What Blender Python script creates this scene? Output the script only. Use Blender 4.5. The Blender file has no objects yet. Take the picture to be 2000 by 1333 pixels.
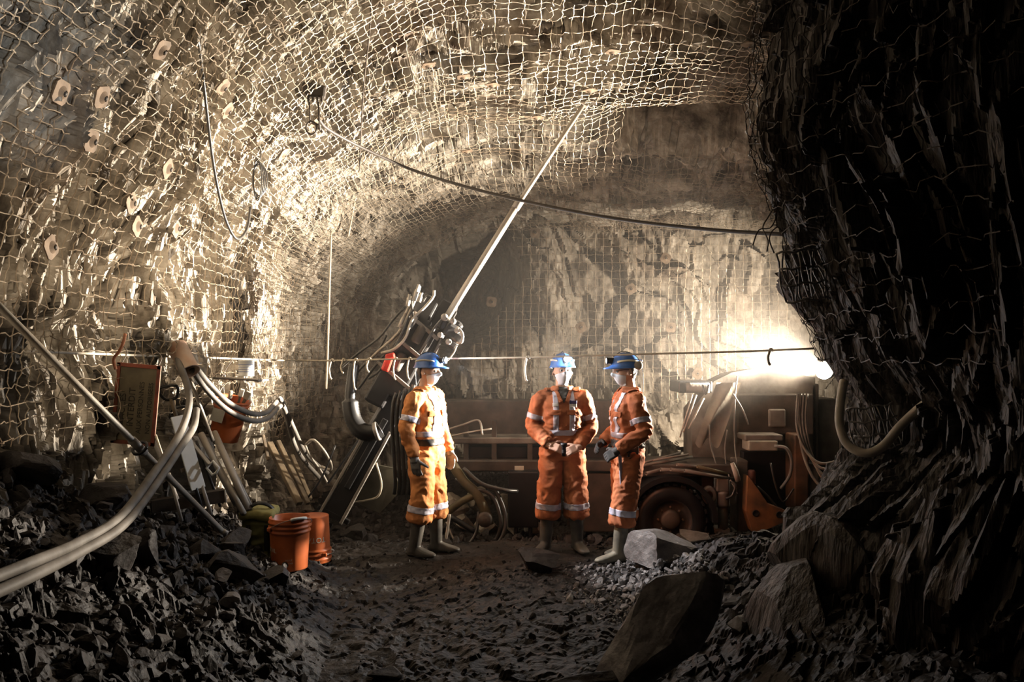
import bpy, bmesh, math, random
import numpy as np
from mathutils import Vector, Matrix, Euler

random.seed(7)
RNG = np.random.default_rng(11)
SC = bpy.context.scene
COL = SC.collection
F, CX, CY, H = 1600.0, 1000.0, 690.0, 1.8      # focal length in px, vanishing point, eye height

def at(px, py, D):
    return Vector(((px-CX)/F*D, D, H-(py-CY)/F*D))
def sstep(a, b, x):
    t = np.clip((x-a)/(b-a), 0, 1); return t*t*(3-2*t)
def interp(x, xs, ys): return np.interp(x, xs, ys)

# ------------------------------------------------------------------ noise
def _h(ix, iy, iz, s):
    n = (ix.astype(np.int64)*73856093) ^ (iy.astype(np.int64)*19349663) ^ (iz.astype(np.int64)*83492791) ^ (s*2654435761)
    n &= 0xffffffff
    n = ((n ^ (n >> 16))*0x45d9f3b) & 0xffffffff
    n = ((n ^ (n >> 16))*0x45d9f3b) & 0xffffffff
    n = n ^ (n >> 16)
    return (n & 0xffffff)/float(0xffffff)
def vnoise(p, s=0):
    i = np.floor(p); f = p-i; f = f*f*(3-2*f); i = i.astype(np.int64)
    r = 0
    for a in (0, 1):
        for b in (0, 1):
            for c in (0, 1):
                w = (f[:, 0] if a else 1-f[:, 0])*(f[:, 1] if b else 1-f[:, 1])*(f[:, 2] if c else 1-f[:, 2])
                r = r+w*_h(i[:, 0]+a, i[:, 1]+b, i[:, 2]+c, s)
    return r*2-1
def fbm(p, oct=4, s=0, lac=2.03, g=.5):
    r = 0; a = 1; t = 0
    for k in range(oct):
        r = r+a*vnoise(p*(lac**k)+k*17.3, s+k); t += a; a *= g
    return r/t
def chunks(p, s=0, tilt=.8):
    """faceted broken-rock relief: nearest cell of a jittered 2-D lattice, each cell a tilted flat plane"""
    i = np.floor(p).astype(np.int64); best = np.full(len(p), 9e9); val = np.zeros(len(p))
    z = np.zeros(len(p), np.int64)
    for a in (-1, 0, 1):
        for b in (-1, 0, 1):
            cx, cy = i[:, 0]+a, i[:, 1]+b
            fx, fy = cx+_h(cx, cy, z, s+1), cy+_h(cx, cy, z, s+2)
            dx, dy = p[:, 0]-fx, p[:, 1]-fy
            d = dx*dx+dy*dy
            m = d < best
            best = np.where(m, d, best)
            v = _h(cx, cy, z, s+3)+tilt*((_h(cx, cy, z, s+4)-.5)*2*dx+(_h(cx, cy, z, s+5)-.5)*2*dy)
            val = np.where(m, v, val)
    return val

# ------------------------------------------------------------------ mesh helpers
def link(o, parent=None):
    COL.objects.link(o)
    if parent is not None: o.parent = parent
    return o
def np_obj(name, V, Fc, mat=None, parent=None, smooth=False):
    me = bpy.data.meshes.new(name)
    V = np.asarray(V, np.float32)
    if isinstance(Fc, np.ndarray):
        n, k = Fc.shape
        me.vertices.add(len(V)); me.vertices.foreach_set('co', V.ravel())
        me.loops.add(n*k); me.loops.foreach_set('vertex_index', Fc.astype(np.int32).ravel())
        me.polygons.add(n); me.polygons.foreach_set('loop_start', np.arange(0, n*k, k, dtype=np.int32))
        me.update(calc_edges=True); me.validate()
    else:
        me.from_pydata(V.tolist(), [], Fc); me.update()
    me.polygons.foreach_set('use_smooth', np.full(len(me.polygons), smooth))
    if mat: me.materials.append(mat)
    return link(bpy.data.objects.new(name, me), parent)
def grid_faces(nu, nv):
    a = (np.arange(nu-1)[:, None]*nv+np.arange(nv-1)[None, :]).ravel()
    return np.stack([a, a+nv, a+nv+1, a+1], 1)

class MB:
    """collects shapes; build() links them as ONE mesh"""
    def __init__(s): s.v = []; s.f = []; s.sm = []
    def add(s, V, Fc, sm=False):
        o = len(s.v); s.v += [tuple(float(c) for c in p) for p in V]
        s.f += [[int(i)+o for i in f] for f in Fc]; s.sm += [sm]*len(Fc); return s
    def build(s, name, mat, parent=None):
        me = bpy.data.meshes.new(name); me.from_pydata(s.v, [], s.f); me.update()
        me.polygons.foreach_set('use_smooth', s.sm)
        if mat: me.materials.append(mat)
        return link(bpy.data.objects.new(name, me), parent)
    def box(s, c, size, rot=None, bev=0.0):
        bm = bmesh.new(); bmesh.ops.create_cube(bm, size=1)
        for v in bm.verts: v.co = Vector((v.co.x*size[0], v.co.y*size[1], v.co.z*size[2]))
        if bev: bmesh.ops.bevel(bm, geom=list(bm.edges), offset=bev, segments=2, affect='EDGES', profile=.5)
        M = (rot.to_matrix() if isinstance(rot, Euler) else rot) if rot is not None else Matrix.Identity(3)
        bm.verts.index_update()
        s.add([M @ v.co+Vector(c) for v in bm.verts], [[v.index for v in f.verts] for f in bm.faces]); bm.free(); return s
    def beam(s, a, b, w, h, up=(0, 0, 1), bev=0.0):
        a = Vector(a); b = Vector(b); d = b-a; L = d.length; d.normalize()
        u = Vector(up); x = d.cross(u)
        if x.length < 1e-3: x = d.cross(Vector((0, 1, 0)))
        x.normalize(); z = x.cross(d)
        return s.box((a+b)/2, (w, L, h), Matrix((x, d, z)).transposed(), bev)
    def tube(s, pts, r, n=8, cap=True, close=False):
        V, Fc = tube_geo(pts, r, n, cap, close); return s.add(V, Fc, True)
    def lathe(s, prof, n=24, M=None, cap=(False, False), sm=True):
        """prof: (radius, z) pairs turned about z, then placed by the 4x4 M"""
        M = M or Matrix.Identity(4)
        V = []; Fc = []
        for r, z in prof:
            for k in range(n):
                a = 2*math.pi*k/n; V.append(M @ Vector((r*math.cos(a), r*math.sin(a), z)))
        for i in range(len(prof)-1):
            for k in range(n):
                k2 = (k+1) % n; Fc.append([i*n+k, i*n+k2, (i+1)*n+k2, (i+1)*n+k])
        if cap[0]: Fc.append(list(range(n))[::-1])
        if cap[1]: Fc.append([(len(prof)-1)*n+k for k in range(n)])
        return s.add(V, Fc, sm)
def tube_geo(pts, r, n=8, cap=True, close=False):
    P = [Vector(p) for p in pts]; m = len(P)
    R = list(r) if hasattr(r, '__len__') else [r]*m
    T = []
    for i in range(m):
        a = P[(i-1) % m] if (close or i) else P[0]; b = P[(i+1) % m] if (close or i < m-1) else P[-1]
        t = b-a; T.append(t.normalized() if t.length > 1e-9 else Vector((0, 0, 1)))
    u = T[0].orthogonal().normalized(); V = []
    for i in range(m):
        u = (u-T[i]*u.dot(T[i]))
        u = u.normalized() if u.length > 1e-6 else T[i].orthogonal().normalized()
        w = T[i].cross(u)
        rr = R[i] if hasattr(R[i], '__len__') else (R[i], R[i])
        for k in range(n):
            a = 2*math.pi*k/n; V.append(P[i]+u*math.cos(a)*rr[0]+w*math.sin(a)*rr[1])
    Fc = []
    for i in range(m if close else m-1):
        j = (i+1) % m
        for k in range(n):
            k2 = (k+1) % n; Fc.append([i*n+k, i*n+k2, j*n+k2, j*n+k])
    if cap and not close:
        Fc.append(list(range(n))[::-1]); Fc.append([(m-1)*n+k for k in range(n)])
    return V, Fc
def spline(pts, n=8):
    """Catmull-Rom through the points"""
    P = [Vector(p) for p in pts]; out = []
    for i in range(len(P)-1):
        a = P[i-1] if i else P[0]*2-P[1]; b, c = P[i], P[i+1]
        d = P[i+2] if i+2 < len(P) else P[-1]*2-P[-2]
        for k in range(n):
            t = k/n
            out.append(.5*((2*b)+(c-a)*t+(2*a-5*b+4*c-d)*t*t+(3*b-a-3*c+d)*t**3))
    out.append(P[-1]); return out
def tubes_np(lines, r, n=3):
    """many thin wires in one mesh; lines: list of (m,3) arrays"""
    VV = []; FF = []; o = 0
    for L in lines:
        m = len(L)
        if m < 2: continue
        T = np.gradient(L, axis=0); T /= np.linalg.norm(T, axis=1)[:, None]+1e-9
        ref = np.where(np.abs(T[:, 2:3]) > .8, np.array([[1., 0, 0]]), np.array([[0, 0, 1.]]))
        u = np.cross(T, ref); u /= np.linalg.norm(u, axis=1)[:, None]+1e-9; w = np.cross(T, u)
        a = 2*math.pi*np.arange(n)/n
        V = L[:, None, :]+r*(u[:, None, :]*np.cos(a)[None, :, None]+w[:, None, :]*np.sin(a)[None, :, None])
        VV.append(V.reshape(-1, 3))
        i = np.arange(m-1)[:, None]*n; k = np.arange(n)[None, :]; k2 = (k+1) % n
        FF.append(np.stack([i+k, i+k2, i+n+k2, i+n+k], -1).reshape(-1, 4)+o); o += m*n
    return np.concatenate(VV), np.concatenate(FF)

# ------------------------------------------------------------------ naming
def tag(o, label=None, cat=None, group=None, kind=None):
    if label: o['label'] = label
    if cat: o['category'] = cat
    if group: o['group'] = group
    if kind: o['kind'] = kind
    return o
def thing(name, label, cat, loc=(0, 0, 0), rz=0.0, group=None):
    o = bpy.data.objects.new(name, None); o.empty_display_size = .1
    o.location = loc; o.rotation_euler = (0, 0, rz); COL.objects.link(o)
    return tag(o, label, cat, group)

# ------------------------------------------------------------------ materials
def new_mat(name):
    m = bpy.data.materials.new(name); m.use_nodes = True
    return m, m.node_tree, m.node_tree.nodes['Principled BSDF']
def mat(name, col, rough=.6, metal=0.0, var=.25, scale=6.0, dirt=None, bump=.0, bscale=40, spec=.4, emit=None, es=0.0):
    m, nt, b = new_mat(name); N = nt.nodes; L = nt.links
    b.inputs['Roughness'].default_value = rough; b.inputs['Metallic'].default_value = metal
    b.inputs['Specular IOR Level'].default_value = spec
    tc = N.new('ShaderNodeTexCoord')
    nz = N.new('ShaderNodeTexNoise'); nz.inputs['Scale'].default_value = scale; nz.inputs['Detail'].default_value = 5
    L.new(tc.outputs['Object'], nz.inputs['Vector'])
    rp = N.new('ShaderNodeValToRGB'); c = np.array(col[:3])
    rp.color_ramp.elements[0].position = .3; rp.color_ramp.elements[1].position = .7
    d = np.array(dirt[:3]) if dirt else c*(1-var)
    rp.color_ramp.elements[0].color = (*np.clip(d, 0, 1), 1); rp.color_ramp.elements[1].color = (*np.clip(c*(1+var*.4), 0, 1), 1)
    L.new(nz.outputs['Fac'], rp.inputs['Fac']); L.new(rp.outputs['Color'], b.inputs['Base Color'])
    if bump:
        n2 = N.new('ShaderNodeTexNoise'); n2.inputs['Scale'].default_value = bscale; n2.inputs['Detail'].default_value = 4
        L.new(tc.outputs['Object'], n2.inputs['Vector'])
        bp = N.new('ShaderNodeBump'); bp.inputs['Strength'].default_value = bump; bp.inputs['Distance'].default_value = .01
        L.new(n2.outputs['Fac'], bp.inputs['Height']); L.new(bp.outputs['Normal'], b.inputs['Normal'])
    if emit:
        b.inputs['Emission Color'].default_value = (*emit, 1); b.inputs['Emission Strength'].default_value = es
    return m
def rock_mat(name, lo, mid, hi, stretch=(1, 1, 1), rough=.62, rust=.0, bump=.5):
    m, nt, b = new_mat(name); N = nt.nodes; L = nt.links
    geo = N.new('ShaderNodeNewGeometry')
    mp = N.new('ShaderNodeMapping'); mp.inputs['Scale'].default_value = stretch
    L.new(geo.outputs['Position'], mp.inputs['Vector'])
    n1 = N.new('ShaderNodeTexNoise'); n1.inputs['Scale'].default_value = 3.2; n1.inputs['Detail'].default_value = 8; n1.inputs['Roughness'].default_value = .65
    L.new(mp.outputs['Vector'], n1.inputs['Vector'])
    r1 = N.new('ShaderNodeValToRGB'); e = r1.color_ramp.elements
    e[0].position = .36; e[0].color = (*lo, 1); e[1].position = .64; e[1].color = (*hi, 1)
    k = e.new(.5); k.color = (*mid, 1)
    L.new(n1.outputs['Fac'], r1.inputs['Fac'])
    col = r1.outputs['Color']
    if rust:
        n2 = N.new('ShaderNodeTexNoise'); n2.inputs['Scale'].default_value = .9; n2.inputs['Detail'].default_value = 6
        L.new(geo.outputs['Position'], n2.inputs['Vector'])
        r2 = N.new('ShaderNodeValToRGB'); r2.color_ramp.elements[0].position = .56; r2.color_ramp.elements[1].position = .68
        L.new(n2.outputs['Fac'], r2.inputs['Fac'])
        ml = N.new('ShaderNodeMath'); ml.operation = 'MULTIPLY'; ml.inputs[1].default_value = rust
        L.new(r2.outputs['Color'], ml.inputs[0])
        mx = N.new('ShaderNodeMixRGB'); mx.inputs['Color2'].default_value = (.20, .085, .035, 1)
        L.new(ml.outputs[0], mx.inputs['Fac']); L.new(col, mx.inputs['Color1']); col = mx.outputs['Color']
    L.new(col, b.inputs['Base Color'])
    b.inputs['Roughness'].default_value = rough; b.inputs['Specular IOR Level'].default_value = .35
    n3 = N.new('ShaderNodeTexNoise'); n3.inputs['Scale'].default_value = 9; n3.inputs['Detail'].default_value = 4; n3.inputs['Roughness'].default_value = .55
    L.new(mp.outputs['Vector'], n3.inputs['Vector'])
    bp = N.new('ShaderNodeBump'); bp.inputs['Strength'].default_value = bump; bp.inputs['Distance'].default_value = .045
    L.new(n3.outputs['Fac'], bp.inputs['Height']); L.new(bp.outputs['Normal'], b.inputs['Normal'])
    return m

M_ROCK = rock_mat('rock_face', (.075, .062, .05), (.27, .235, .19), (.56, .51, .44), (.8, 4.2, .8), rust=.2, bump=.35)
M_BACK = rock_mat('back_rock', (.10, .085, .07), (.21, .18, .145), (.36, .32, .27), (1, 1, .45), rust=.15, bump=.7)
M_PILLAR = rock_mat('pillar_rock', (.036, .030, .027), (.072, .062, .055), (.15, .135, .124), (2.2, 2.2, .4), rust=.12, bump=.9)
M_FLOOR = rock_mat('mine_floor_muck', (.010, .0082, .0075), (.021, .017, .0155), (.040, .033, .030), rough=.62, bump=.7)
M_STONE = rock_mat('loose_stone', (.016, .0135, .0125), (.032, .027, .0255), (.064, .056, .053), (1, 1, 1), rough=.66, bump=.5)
M_STONE_PALE = rock_mat('pale_stone', (.09, .08, .077), (.17, .155, .15), (.30, .28, .27), (1, 1, 1), rough=.5, bump=.5)
M_WIRE = mat('wire_steel', (.42, .36, .28), .45, .35, .45, 3.0, dirt=(.27, .2, .14))
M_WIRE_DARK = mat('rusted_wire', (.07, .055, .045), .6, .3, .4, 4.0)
M_STEEL = mat('worn_steel', (.34, .31, .28), .5, .25, .4, 5.0, bump=.15)
M_PIPE = mat('galvanised_pipe', (.46, .43, .38), .5, .15, .3, 4.0, dirt=(.28, .23, .18), bump=.1)
M_BLACK = mat('black_paint', (.022, .021, .022), .4, .2, .4, 6, bump=.1)
M_RUBBER = mat('black_rubber', (.020, .020, .021), .38, 0, .5, 8, spec=.5)
M_HOSE = mat('dusty_grey_hose', (.19, .172, .152), .65, 0, .35, 7, dirt=(.10, .088, .075), bump=.15)
M_HOSEDARK = mat('dark_hose', (.05, .047, .044), .35, 0, .4, 7, spec=.55)
M_CABLE = mat('dark_cable', (.045, .036, .03), .6, 0, .3, 5)
M_ROPE = mat('pale_rope', (.55, .48, .38), .7, 0, .3, 9)
M_RUSTPLATE = mat('rusty_plate', (.15, .105, .07), .75, .1, .5, 9, dirt=(.07, .05, .036))
M_WOOD = mat('dirty_timber', (.20, .15, .095), .75, 0, .5, 9, dirt=(.07, .053, .038), bump=.4, bscale=25)
M_ORANGE = mat('orange_plastic', (.62, .155, .045), .42, 0, .35, 5, dirt=(.36, .09, .032), spec=.4)
M_WHITE = mat('white_plastic', (.80, .79, .76), .45, 0, .12, 6)
M_PAPER = mat('dusty_card', (.55, .52, .44), .8, 0, .2, 9)
M_RED = mat('red_paint', (.60, .035, .02), .4, 0, .3, 9)
M_RIG = mat('rig_orange_paint', (.20, .095, .05), .55, .15, .5, 5, dirt=(.065, .045, .034), bump=.15)
M_RIGDARK = mat('rig_brown_paint', (.085, .066, .053), .6, .15, .5, 5, dirt=(.034, .029, .025), bump=.15)
M_RIGGREY = mat('rig_dusty_grey', (.20, .175, .15), .6, .2, .4, 5, dirt=(.085, .07, .058), bump=.15)
M_TARP = mat('dusty_canvas', (.20, .175, .14), .85, 0, .4, 4, dirt=(.10, .085, .066), bump=.3, bscale=30)
# ================================================================== THE SETTING
def xl(y): return interp(y, [0, 4, 6, 8.6, 9.6, 10.6, 11.6, 13], [-2.72, -2.66, -2.62, -2.66, -2.62, -2.35, -1.95, -1.7])
def zc(y): return interp(y, [0, 6, 7.0, 8.3, 8.75, 9.2, 10.4, 11.2, 11.5, 12.2, 13], [4.75, 4.65, 4.55, 4.36, 4.24, 3.98, 3.72, 3.56, 3.85, 4.0, 4.0])
XR = 7.5
def section(u, y):
    """base tunnel surface. u in [0,1]: left foot -> crown -> right. Returns point and inward normal (x,z)"""
    L, C = xl(y), zc(y)
    zs = np.minimum(2.15, C-1.2)                     # spring line
    uw = .185                                         # share of u on the straight wall
    t = np.clip((u-uw)/.305, 0, 1)*math.pi/2  # arch quarter, u .185 .. .49
    ax = 2.9; n = 2.35
    ct, st = np.cos(t), np.sin(t)
    x_arch = L+ax*(1-np.sign(ct)*np.abs(ct)**(2/n)); z_arch = zs+(C-zs)*np.abs(st)**(2/n)
    lean = .10
    wall = u < uw
    zw = -.5+(zs+.5)*np.clip(u/uw, 0, 1)
    xw = L+lean*0*zw
    flat = u > .49
    xf = L+ax+(XR-(L+ax))*(u-.49)/.51
    x = np.where(wall, xw, np.where(flat, xf, x_arch)); z = np.where(wall, zw, np.where(flat, C-.10*np.clip(xf-2, 0, 9)**1.0*.35, z_arch))
    return x, z
def tunnel(u, y, rock=True):
    e = 2e-3
    x, z = section(u, y); x2, z2 = section(u+e, y); x1, z1 = section(u-e, y)
    dx, dz = x2-x1, z2-z1; l = np.sqrt(dx*dx+dz*dz)+1e-9
    nx, nz = dz/l, -dx/l                             # points into the tunnel
    s = u*14.3
    q = np.stack([x, y, z], 1)
    big = .26*fbm(q*np.array([.55, .75, .55])+3.1, 3, 5)          # slow bulges, shared with the wire screen
    pockets = np.zeros_like(x)
    for (pu, py, su, sy, dep) in POCKETS:
        pockets += dep*np.exp(-((u-pu)/su)**4-((y-py)/sy)**6)
    if rock:
        warp = fbm(q*1.1, 2, 31)
        a = np.stack([s*.55+warp*.8+y*.3, y*2.4+warp*1.3-s*.22, s*0], 1)
        b = np.stack([s*1.0+warp*1.0+y*.5, y*8.5+warp*2.4-s*.6, s*0], 1)
        c = np.stack([s*3.6+y*1.2+warp, y*17+warp*3-s*.8, s*0], 1)
        e_ = np.stack([s*5.5+y*1, y*34+warp*4-s*1.0, s*0], 1)
        d = .11*(chunks(a, 3, .8)-.55)+.10*(chunks(b, 13, .9)-.5)+.075*(chunks(c, 23, 1.0)-.5)+.03*(chunks(e_, 27, 1.0)-.5)+.03*fbm(np.stack([s*2.2+warp, y*20+warp*5-s, s*0], 1), 4, 9)
        cr = 1-np.abs(fbm(np.stack([s*.9+warp*.7, y*10+warp*2-s*.4, s*0], 1), 3, 41))*3.6
        roofy = sstep(.30, .40, u)
        d = d+roofy*(.36*(chunks(np.stack([s*.42+warp*.9, y*3.0+warp*1.1-s*.12, s*0], 1), 43, .6)-.88)+.12*(chunks(np.stack([s*.8+warp, y*9+warp*1.5-s*.2, s*0], 1), 47, .7)-.75))
        d = d-.03-.13*sstep(.62, 1, cr)
        disp = big+d-pockets
    else:
        disp = big*.9-pockets*.35+.10
    return np.stack([x+nx*disp, y, z+nz*disp], 1), np.stack([nx, np.zeros_like(nx), nz], 1)
# hollows where the foliated rock has scaled off: (u, y, half-width u, half-width y, depth)
POCKETS = [(.50, 6.72, .085, .42, .6), (.455, 9.35, .045, .22, .3), (.618, 8.76, .075, .42, 1.0), (.36, 9.6, .035, .45, .30), (.305, 7.6, .025, .5, .22), (.43, 8.75, .035, .22, .4),
           (.205, 6.2, .014, .3, .16), (.165, 5.0, .012, .2, .15), (.255, 9.0, .02, .35, .35), (.60, 6.75, .05, .22, .3), (.125, 6.6, .014, .3, .15), (.08, 9.6, .022, .35, .35)]
NU, NV = 960, 920
uu = np.concatenate([np.linspace(0, .56, 800), np.linspace(.56, 1, NU-799)[1:]]); vv = np.concatenate([np.linspace(3.2, 8.6, 700), np.linspace(8.6, 12.6, NV-699)[1:]])
U, Y = np.meshgrid(uu, vv, indexing='ij')
P, _ = tunnel(U.ravel(), Y.ravel())
IU = int(np.searchsorted(uu, .31))
o = np_obj('wall_left', P[:(IU+1)*NV], grid_faces(IU+1, NV)[:, ::-1], M_ROCK); o['kind'] = 'structure'
o = np_obj('ceiling', P[IU*NV:], grid_faces(NU-IU, NV)[:, ::-1], M_ROCK); o['kind'] = 'structure'

# ---- back wall
def back_y(x, z):
    b = 11.75+.35*np.sin(x*.7+1)
    b = b+interp(x, [-3, 0, 2.5, 7.5], [0, .0, .15, .6])
    # wide dark hollow under the brow, behind the drill head
    b = b+2.2*np.exp(-((x+.95)/1.05)**4-((z-2.75)/.75)**4)
    b = b+.7*np.exp(-((x-1.0)/.35)**2-((z-1.4)/.5)**2)
    return b
NX, NZ = 460, 300
X, Z = np.meshgrid(np.linspace(-3.2, 7.6, NX), np.linspace(-.6, 5.0, NZ), indexing='ij')
x, z = X.ravel(), Z.ravel(); q = np.stack([x, x*0, z], 1)
w = fbm(q*.9, 3, 61)
yb = back_y(x, z)+.35*fbm(q*np.array([.8, 1, .5]), 3, 51)-.42*(chunks(np.stack([x*1.5+w+z*.4, z*.75+w, x*0], 1), 71, .9)-.5)-.2*(chunks(np.stack([x*4+w*2+z, z*2.2+w, x*0], 1), 81, .9)-.5)-.06*fbm(q*np.array([14, 1, 6]), 3, 91)
o = np_obj('wall_back', np.stack([x, yb, z], 1), grid_faces(NX, NZ)[:, ::-1], M_BACK); o['kind'] = 'structure'

# ---- right-hand pillar (the corner of the cross-cut), its nose hollowed below shoulder height
def nose(z): return interp(z, [-.6, -.2, .15, .45, .75, 1.08, 1.3, 1.5, 1.75, 1.98, 2.2, 2.58, 3.0, 3.3, 3.96, 5.2],
                           [1.45, 1.48, 1.62, 1.72, 1.76, 2.06, 2.22, 2.20, 2.02, 1.96, 1.88, 1.74, 1.56, 1.53, 1.58, 1.6])
PATH = np.array([[3.1, .9], [2.5, 2.0], [1.95, 3.2], [1.62, 4.2], [1.56, 4.8], [1.62, 5.15], [1.95, 5.5], [2.6, 5.85], [3.6, 6.2], [5.2, 6.6], [7.6, 6.9]])
seg = np.r_[0, np.cumsum(np.linalg.norm(np.diff(PATH, axis=0), axis=1))]
NS, NZ = 520, 360
sg = np.concatenate([np.linspace(0, seg[5]+.6, 380), np.linspace(seg[5]+.6, seg[-1], NS-379)[1:]])
ps = np.array(spline([(a, b, 0) for a, b in PATH], 24)); sl = np.r_[0, np.cumsum(np.linalg.norm(np.diff(ps, axis=0), axis=1))]
def pillar(s, z, rock=True, off=0.0):
    x = np.interp(s, sl*seg[-1]/sl[-1], ps[:, 0]); y = np.interp(s, sl*seg[-1]/sl[-1], ps[:, 1])
    e = .03
    dx = np.interp(s+e, sl*seg[-1]/sl[-1], ps[:, 0])-np.interp(s-e, sl*seg[-1]/sl[-1], ps[:, 0]); dy = np.interp(s+e, sl*seg[-1]/sl[-1], ps[:, 1])-np.interp(s-e, sl*seg[-1]/sl[-1], ps[:, 1])
    l = np.sqrt(dx*dx+dy*dy)+1e-9; nx, ny = -dy/l, dx/l
    near = np.exp(-((s-seg[4])/1.5)**2)
    shift = (nose(z)-1.56)*near
    q = np.stack([x, y, z], 1); w = fbm(q*1.0, 2, 131)
    d = .16*fbm(q*np.array([.8, .8, .5]), 3, 105)*(1-near*.6)
    if rock:
        d = d+.13*(chunks(np.stack([s*2.6+w, z*.8+w*.7+s*.5, s*0], 1), 113, .9)-.5)+.10*(chunks(np.stack([s*6+w*2+z, z*1.7+w, s*0], 1), 123, .9)-.5)+.05*(chunks(np.stack([s*15+w*3+z*2, z*4+w, s*0], 1), 125, .9)-.5)+.04*fbm(np.stack([s*16, z*3.5, s*0], 1), 3, 129)
    else: d = d+off
    return np.stack([x+shift+nx*d, y+ny*d, z], 1)
S_, Z_ = np.meshgrid(sg, np.linspace(-.6, 5.1, NZ), indexing='ij')
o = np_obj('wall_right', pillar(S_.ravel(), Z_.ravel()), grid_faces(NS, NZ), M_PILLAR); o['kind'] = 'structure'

# ---- floor
def floor_base(x, y):
    x = np.asarray(x, float); y = np.asarray(y, float)
    xf = interp(y, [2, 4, 5.2, 6.2, 7.0, 8.2, 13], [-.75, -1.0, -1.15, -1.3, -1.5, -2.2, -2.6])
    d = np.clip(xf-x, 0, 3)
    k = interp(y, [2, 4.6, 5.4, 6.2, 7.5, 9], [.75, .70, .55, .42, .42, .3])
    bank = d*k-.12*np.clip(d-1.0, 0, 2)
    right = interp(y, [2, 4.5, 6.2, 7.4, 8], [.55, .5, .35, .12, 0])*sstep(.75, 1.9, x)
    dip = -.24*sstep(7.7, 8.6, y)+.35*sstep(9.6, 11.5, y)
    return bank+right+dip
def floor_h(x, y):
    x = np.atleast_1d(np.asarray(x, float)); y = np.atleast_1d(np.asarray(y, float))
    q = np.stack([x, y, x*0], 1)
    bk = sstep(.02, .3, floor_base(x, y)); 
    rough = .35+.65*np.maximum(bk, sstep(.3, 1.2, x)*.6)
    w = fbm(q*1.3, 2, 201)
    d = .07*fbm(q*1.1, 3, 203)+rough*(.06*(chunks(np.stack([x*5+w*2, y*5+w*2, x*0], 1), 211, .7)-.5)+.045*(chunks(np.stack([x*13+w*4, y*12+w*3, x*0], 1), 221, .9)-.5))+.03*fbm(q*12, 4, 231)
    calm = np.exp(-((x-.2)/1.6)**4-((y-7.35)/.5)**4)
    return floor_base(x, y)+d*(1-.75*calm)
def fh(x, y): return float(floor_h(x, y)[0])
NX, NY = 560, 600
X, Yg = np.meshgrid(np.linspace(-3.1, 6.5, NX), np.concatenate([np.linspace(2.2, 8, 440), np.linspace(8, 12.8, NY-439)[1:]]), indexing='ij')
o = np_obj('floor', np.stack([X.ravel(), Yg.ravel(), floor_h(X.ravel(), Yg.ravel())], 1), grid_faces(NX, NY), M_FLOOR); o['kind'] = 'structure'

# ---- welded wire screen over roof and left wall
def screen_lines(f, aa, bb, step, jit, seed, keep=None):
    """grid wires of the surface f(a,b); aa, bb arrays of wire positions; sampled along the other axis by step"""
    r = np.random.default_rng(seed); lines = []
    def cut(L, k):
        out = []; cur = []
        for p, q in zip(L, k):
            if q: cur.append(p)
            else:
                if len(cur) > 3: out.append(np.array(cur))
                cur = []
        if len(cur) > 3: out.append(np.array(cur))
        return out
    A = np.arange(aa[0], aa[-1], step[0]); B = np.arange(bb[0], bb[-1], step[1])
    for a in aa:
        b = B; aj = np.full_like(b, a)
        p = f(aj, b); p = p+r.normal(0, jit, p.shape)+jit*2.6*np.stack([vnoise(p*2.3+k*9.1, seed+k) for k in range(3)], 1)
        lines += cut(p, keep(aj, b) if keep else np.ones(len(b), bool))
    for b in bb:
        a = A; bj = np.full_like(a, b)
        p = f(a, bj); p = p+r.normal(0, jit, p.shape)+jit*2.6*np.stack([vnoise(p*2.3+k*9.1, seed+k) for k in range(3)], 1)
        lines += cut(p, keep(a, bj) if keep else np.ones(len(a), bool))
    return lines
def roof_keep(u, y):
    low = interp(y, [4, 6, 7, 8.5, 9.5, 11], [.125, .125, .135, .10, .088, .125])      # lower hem of the screen on the wall
    hole = (np.abs(u-.62) < .062) & (np.abs(y-8.78) < .34)
    return (u > low) & (y < 11.35) & ~hole
ua = np.arange(.08, .80, .0062); yb_ = np.arange(3.4, 11.4, .095)
ln = screen_lines(lambda a, b: tunnel(a, b, False)[0], ua, yb_, (.0026, .038), .0075, 301, roof_keep)
V, Fc = tubes_np(ln, .0032)
o = np_obj('wire_screen', V, Fc, M_WIRE)
tag(o, 'pale welded wire screen bolted over the roof and long tan rock wall', 'wire mesh')
def bk(a, b):
    return np.stack([a, np.minimum(back_y(a, b), 12.0)-.42+.10*fbm(np.stack([a, a*0, b], 1)*.9, 2, 321), b], 1)
def back_keep(x, z):
    left = interp(z, [1, 1.9, 2.6, 3.0, 3.6], [-.6, -.55, .0, .25, -.1])
    return (x > left) & (x < 3.9) & (z > 1.05+.25*np.sin(x*1.3))
ln = screen_lines(bk, np.arange(-1.0, 3.95, .115), np.arange(.9, 3.75, .115), (.04, .04), .004, 331, back_keep)
V, Fc = tubes_np(ln, .0032)
o = np_obj('wire_screen', V, Fc, M_WIRE)
tag(o, 'square wire screen hanging flat on the end wall behind the three workers', 'wire mesh')
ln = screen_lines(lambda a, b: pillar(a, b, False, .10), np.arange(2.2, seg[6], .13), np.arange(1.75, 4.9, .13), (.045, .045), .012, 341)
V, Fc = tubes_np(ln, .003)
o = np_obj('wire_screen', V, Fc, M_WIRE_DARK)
tag(o, 'sagging dark wire screen over the shadowed rock pillar', 'wire mesh')
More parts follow.
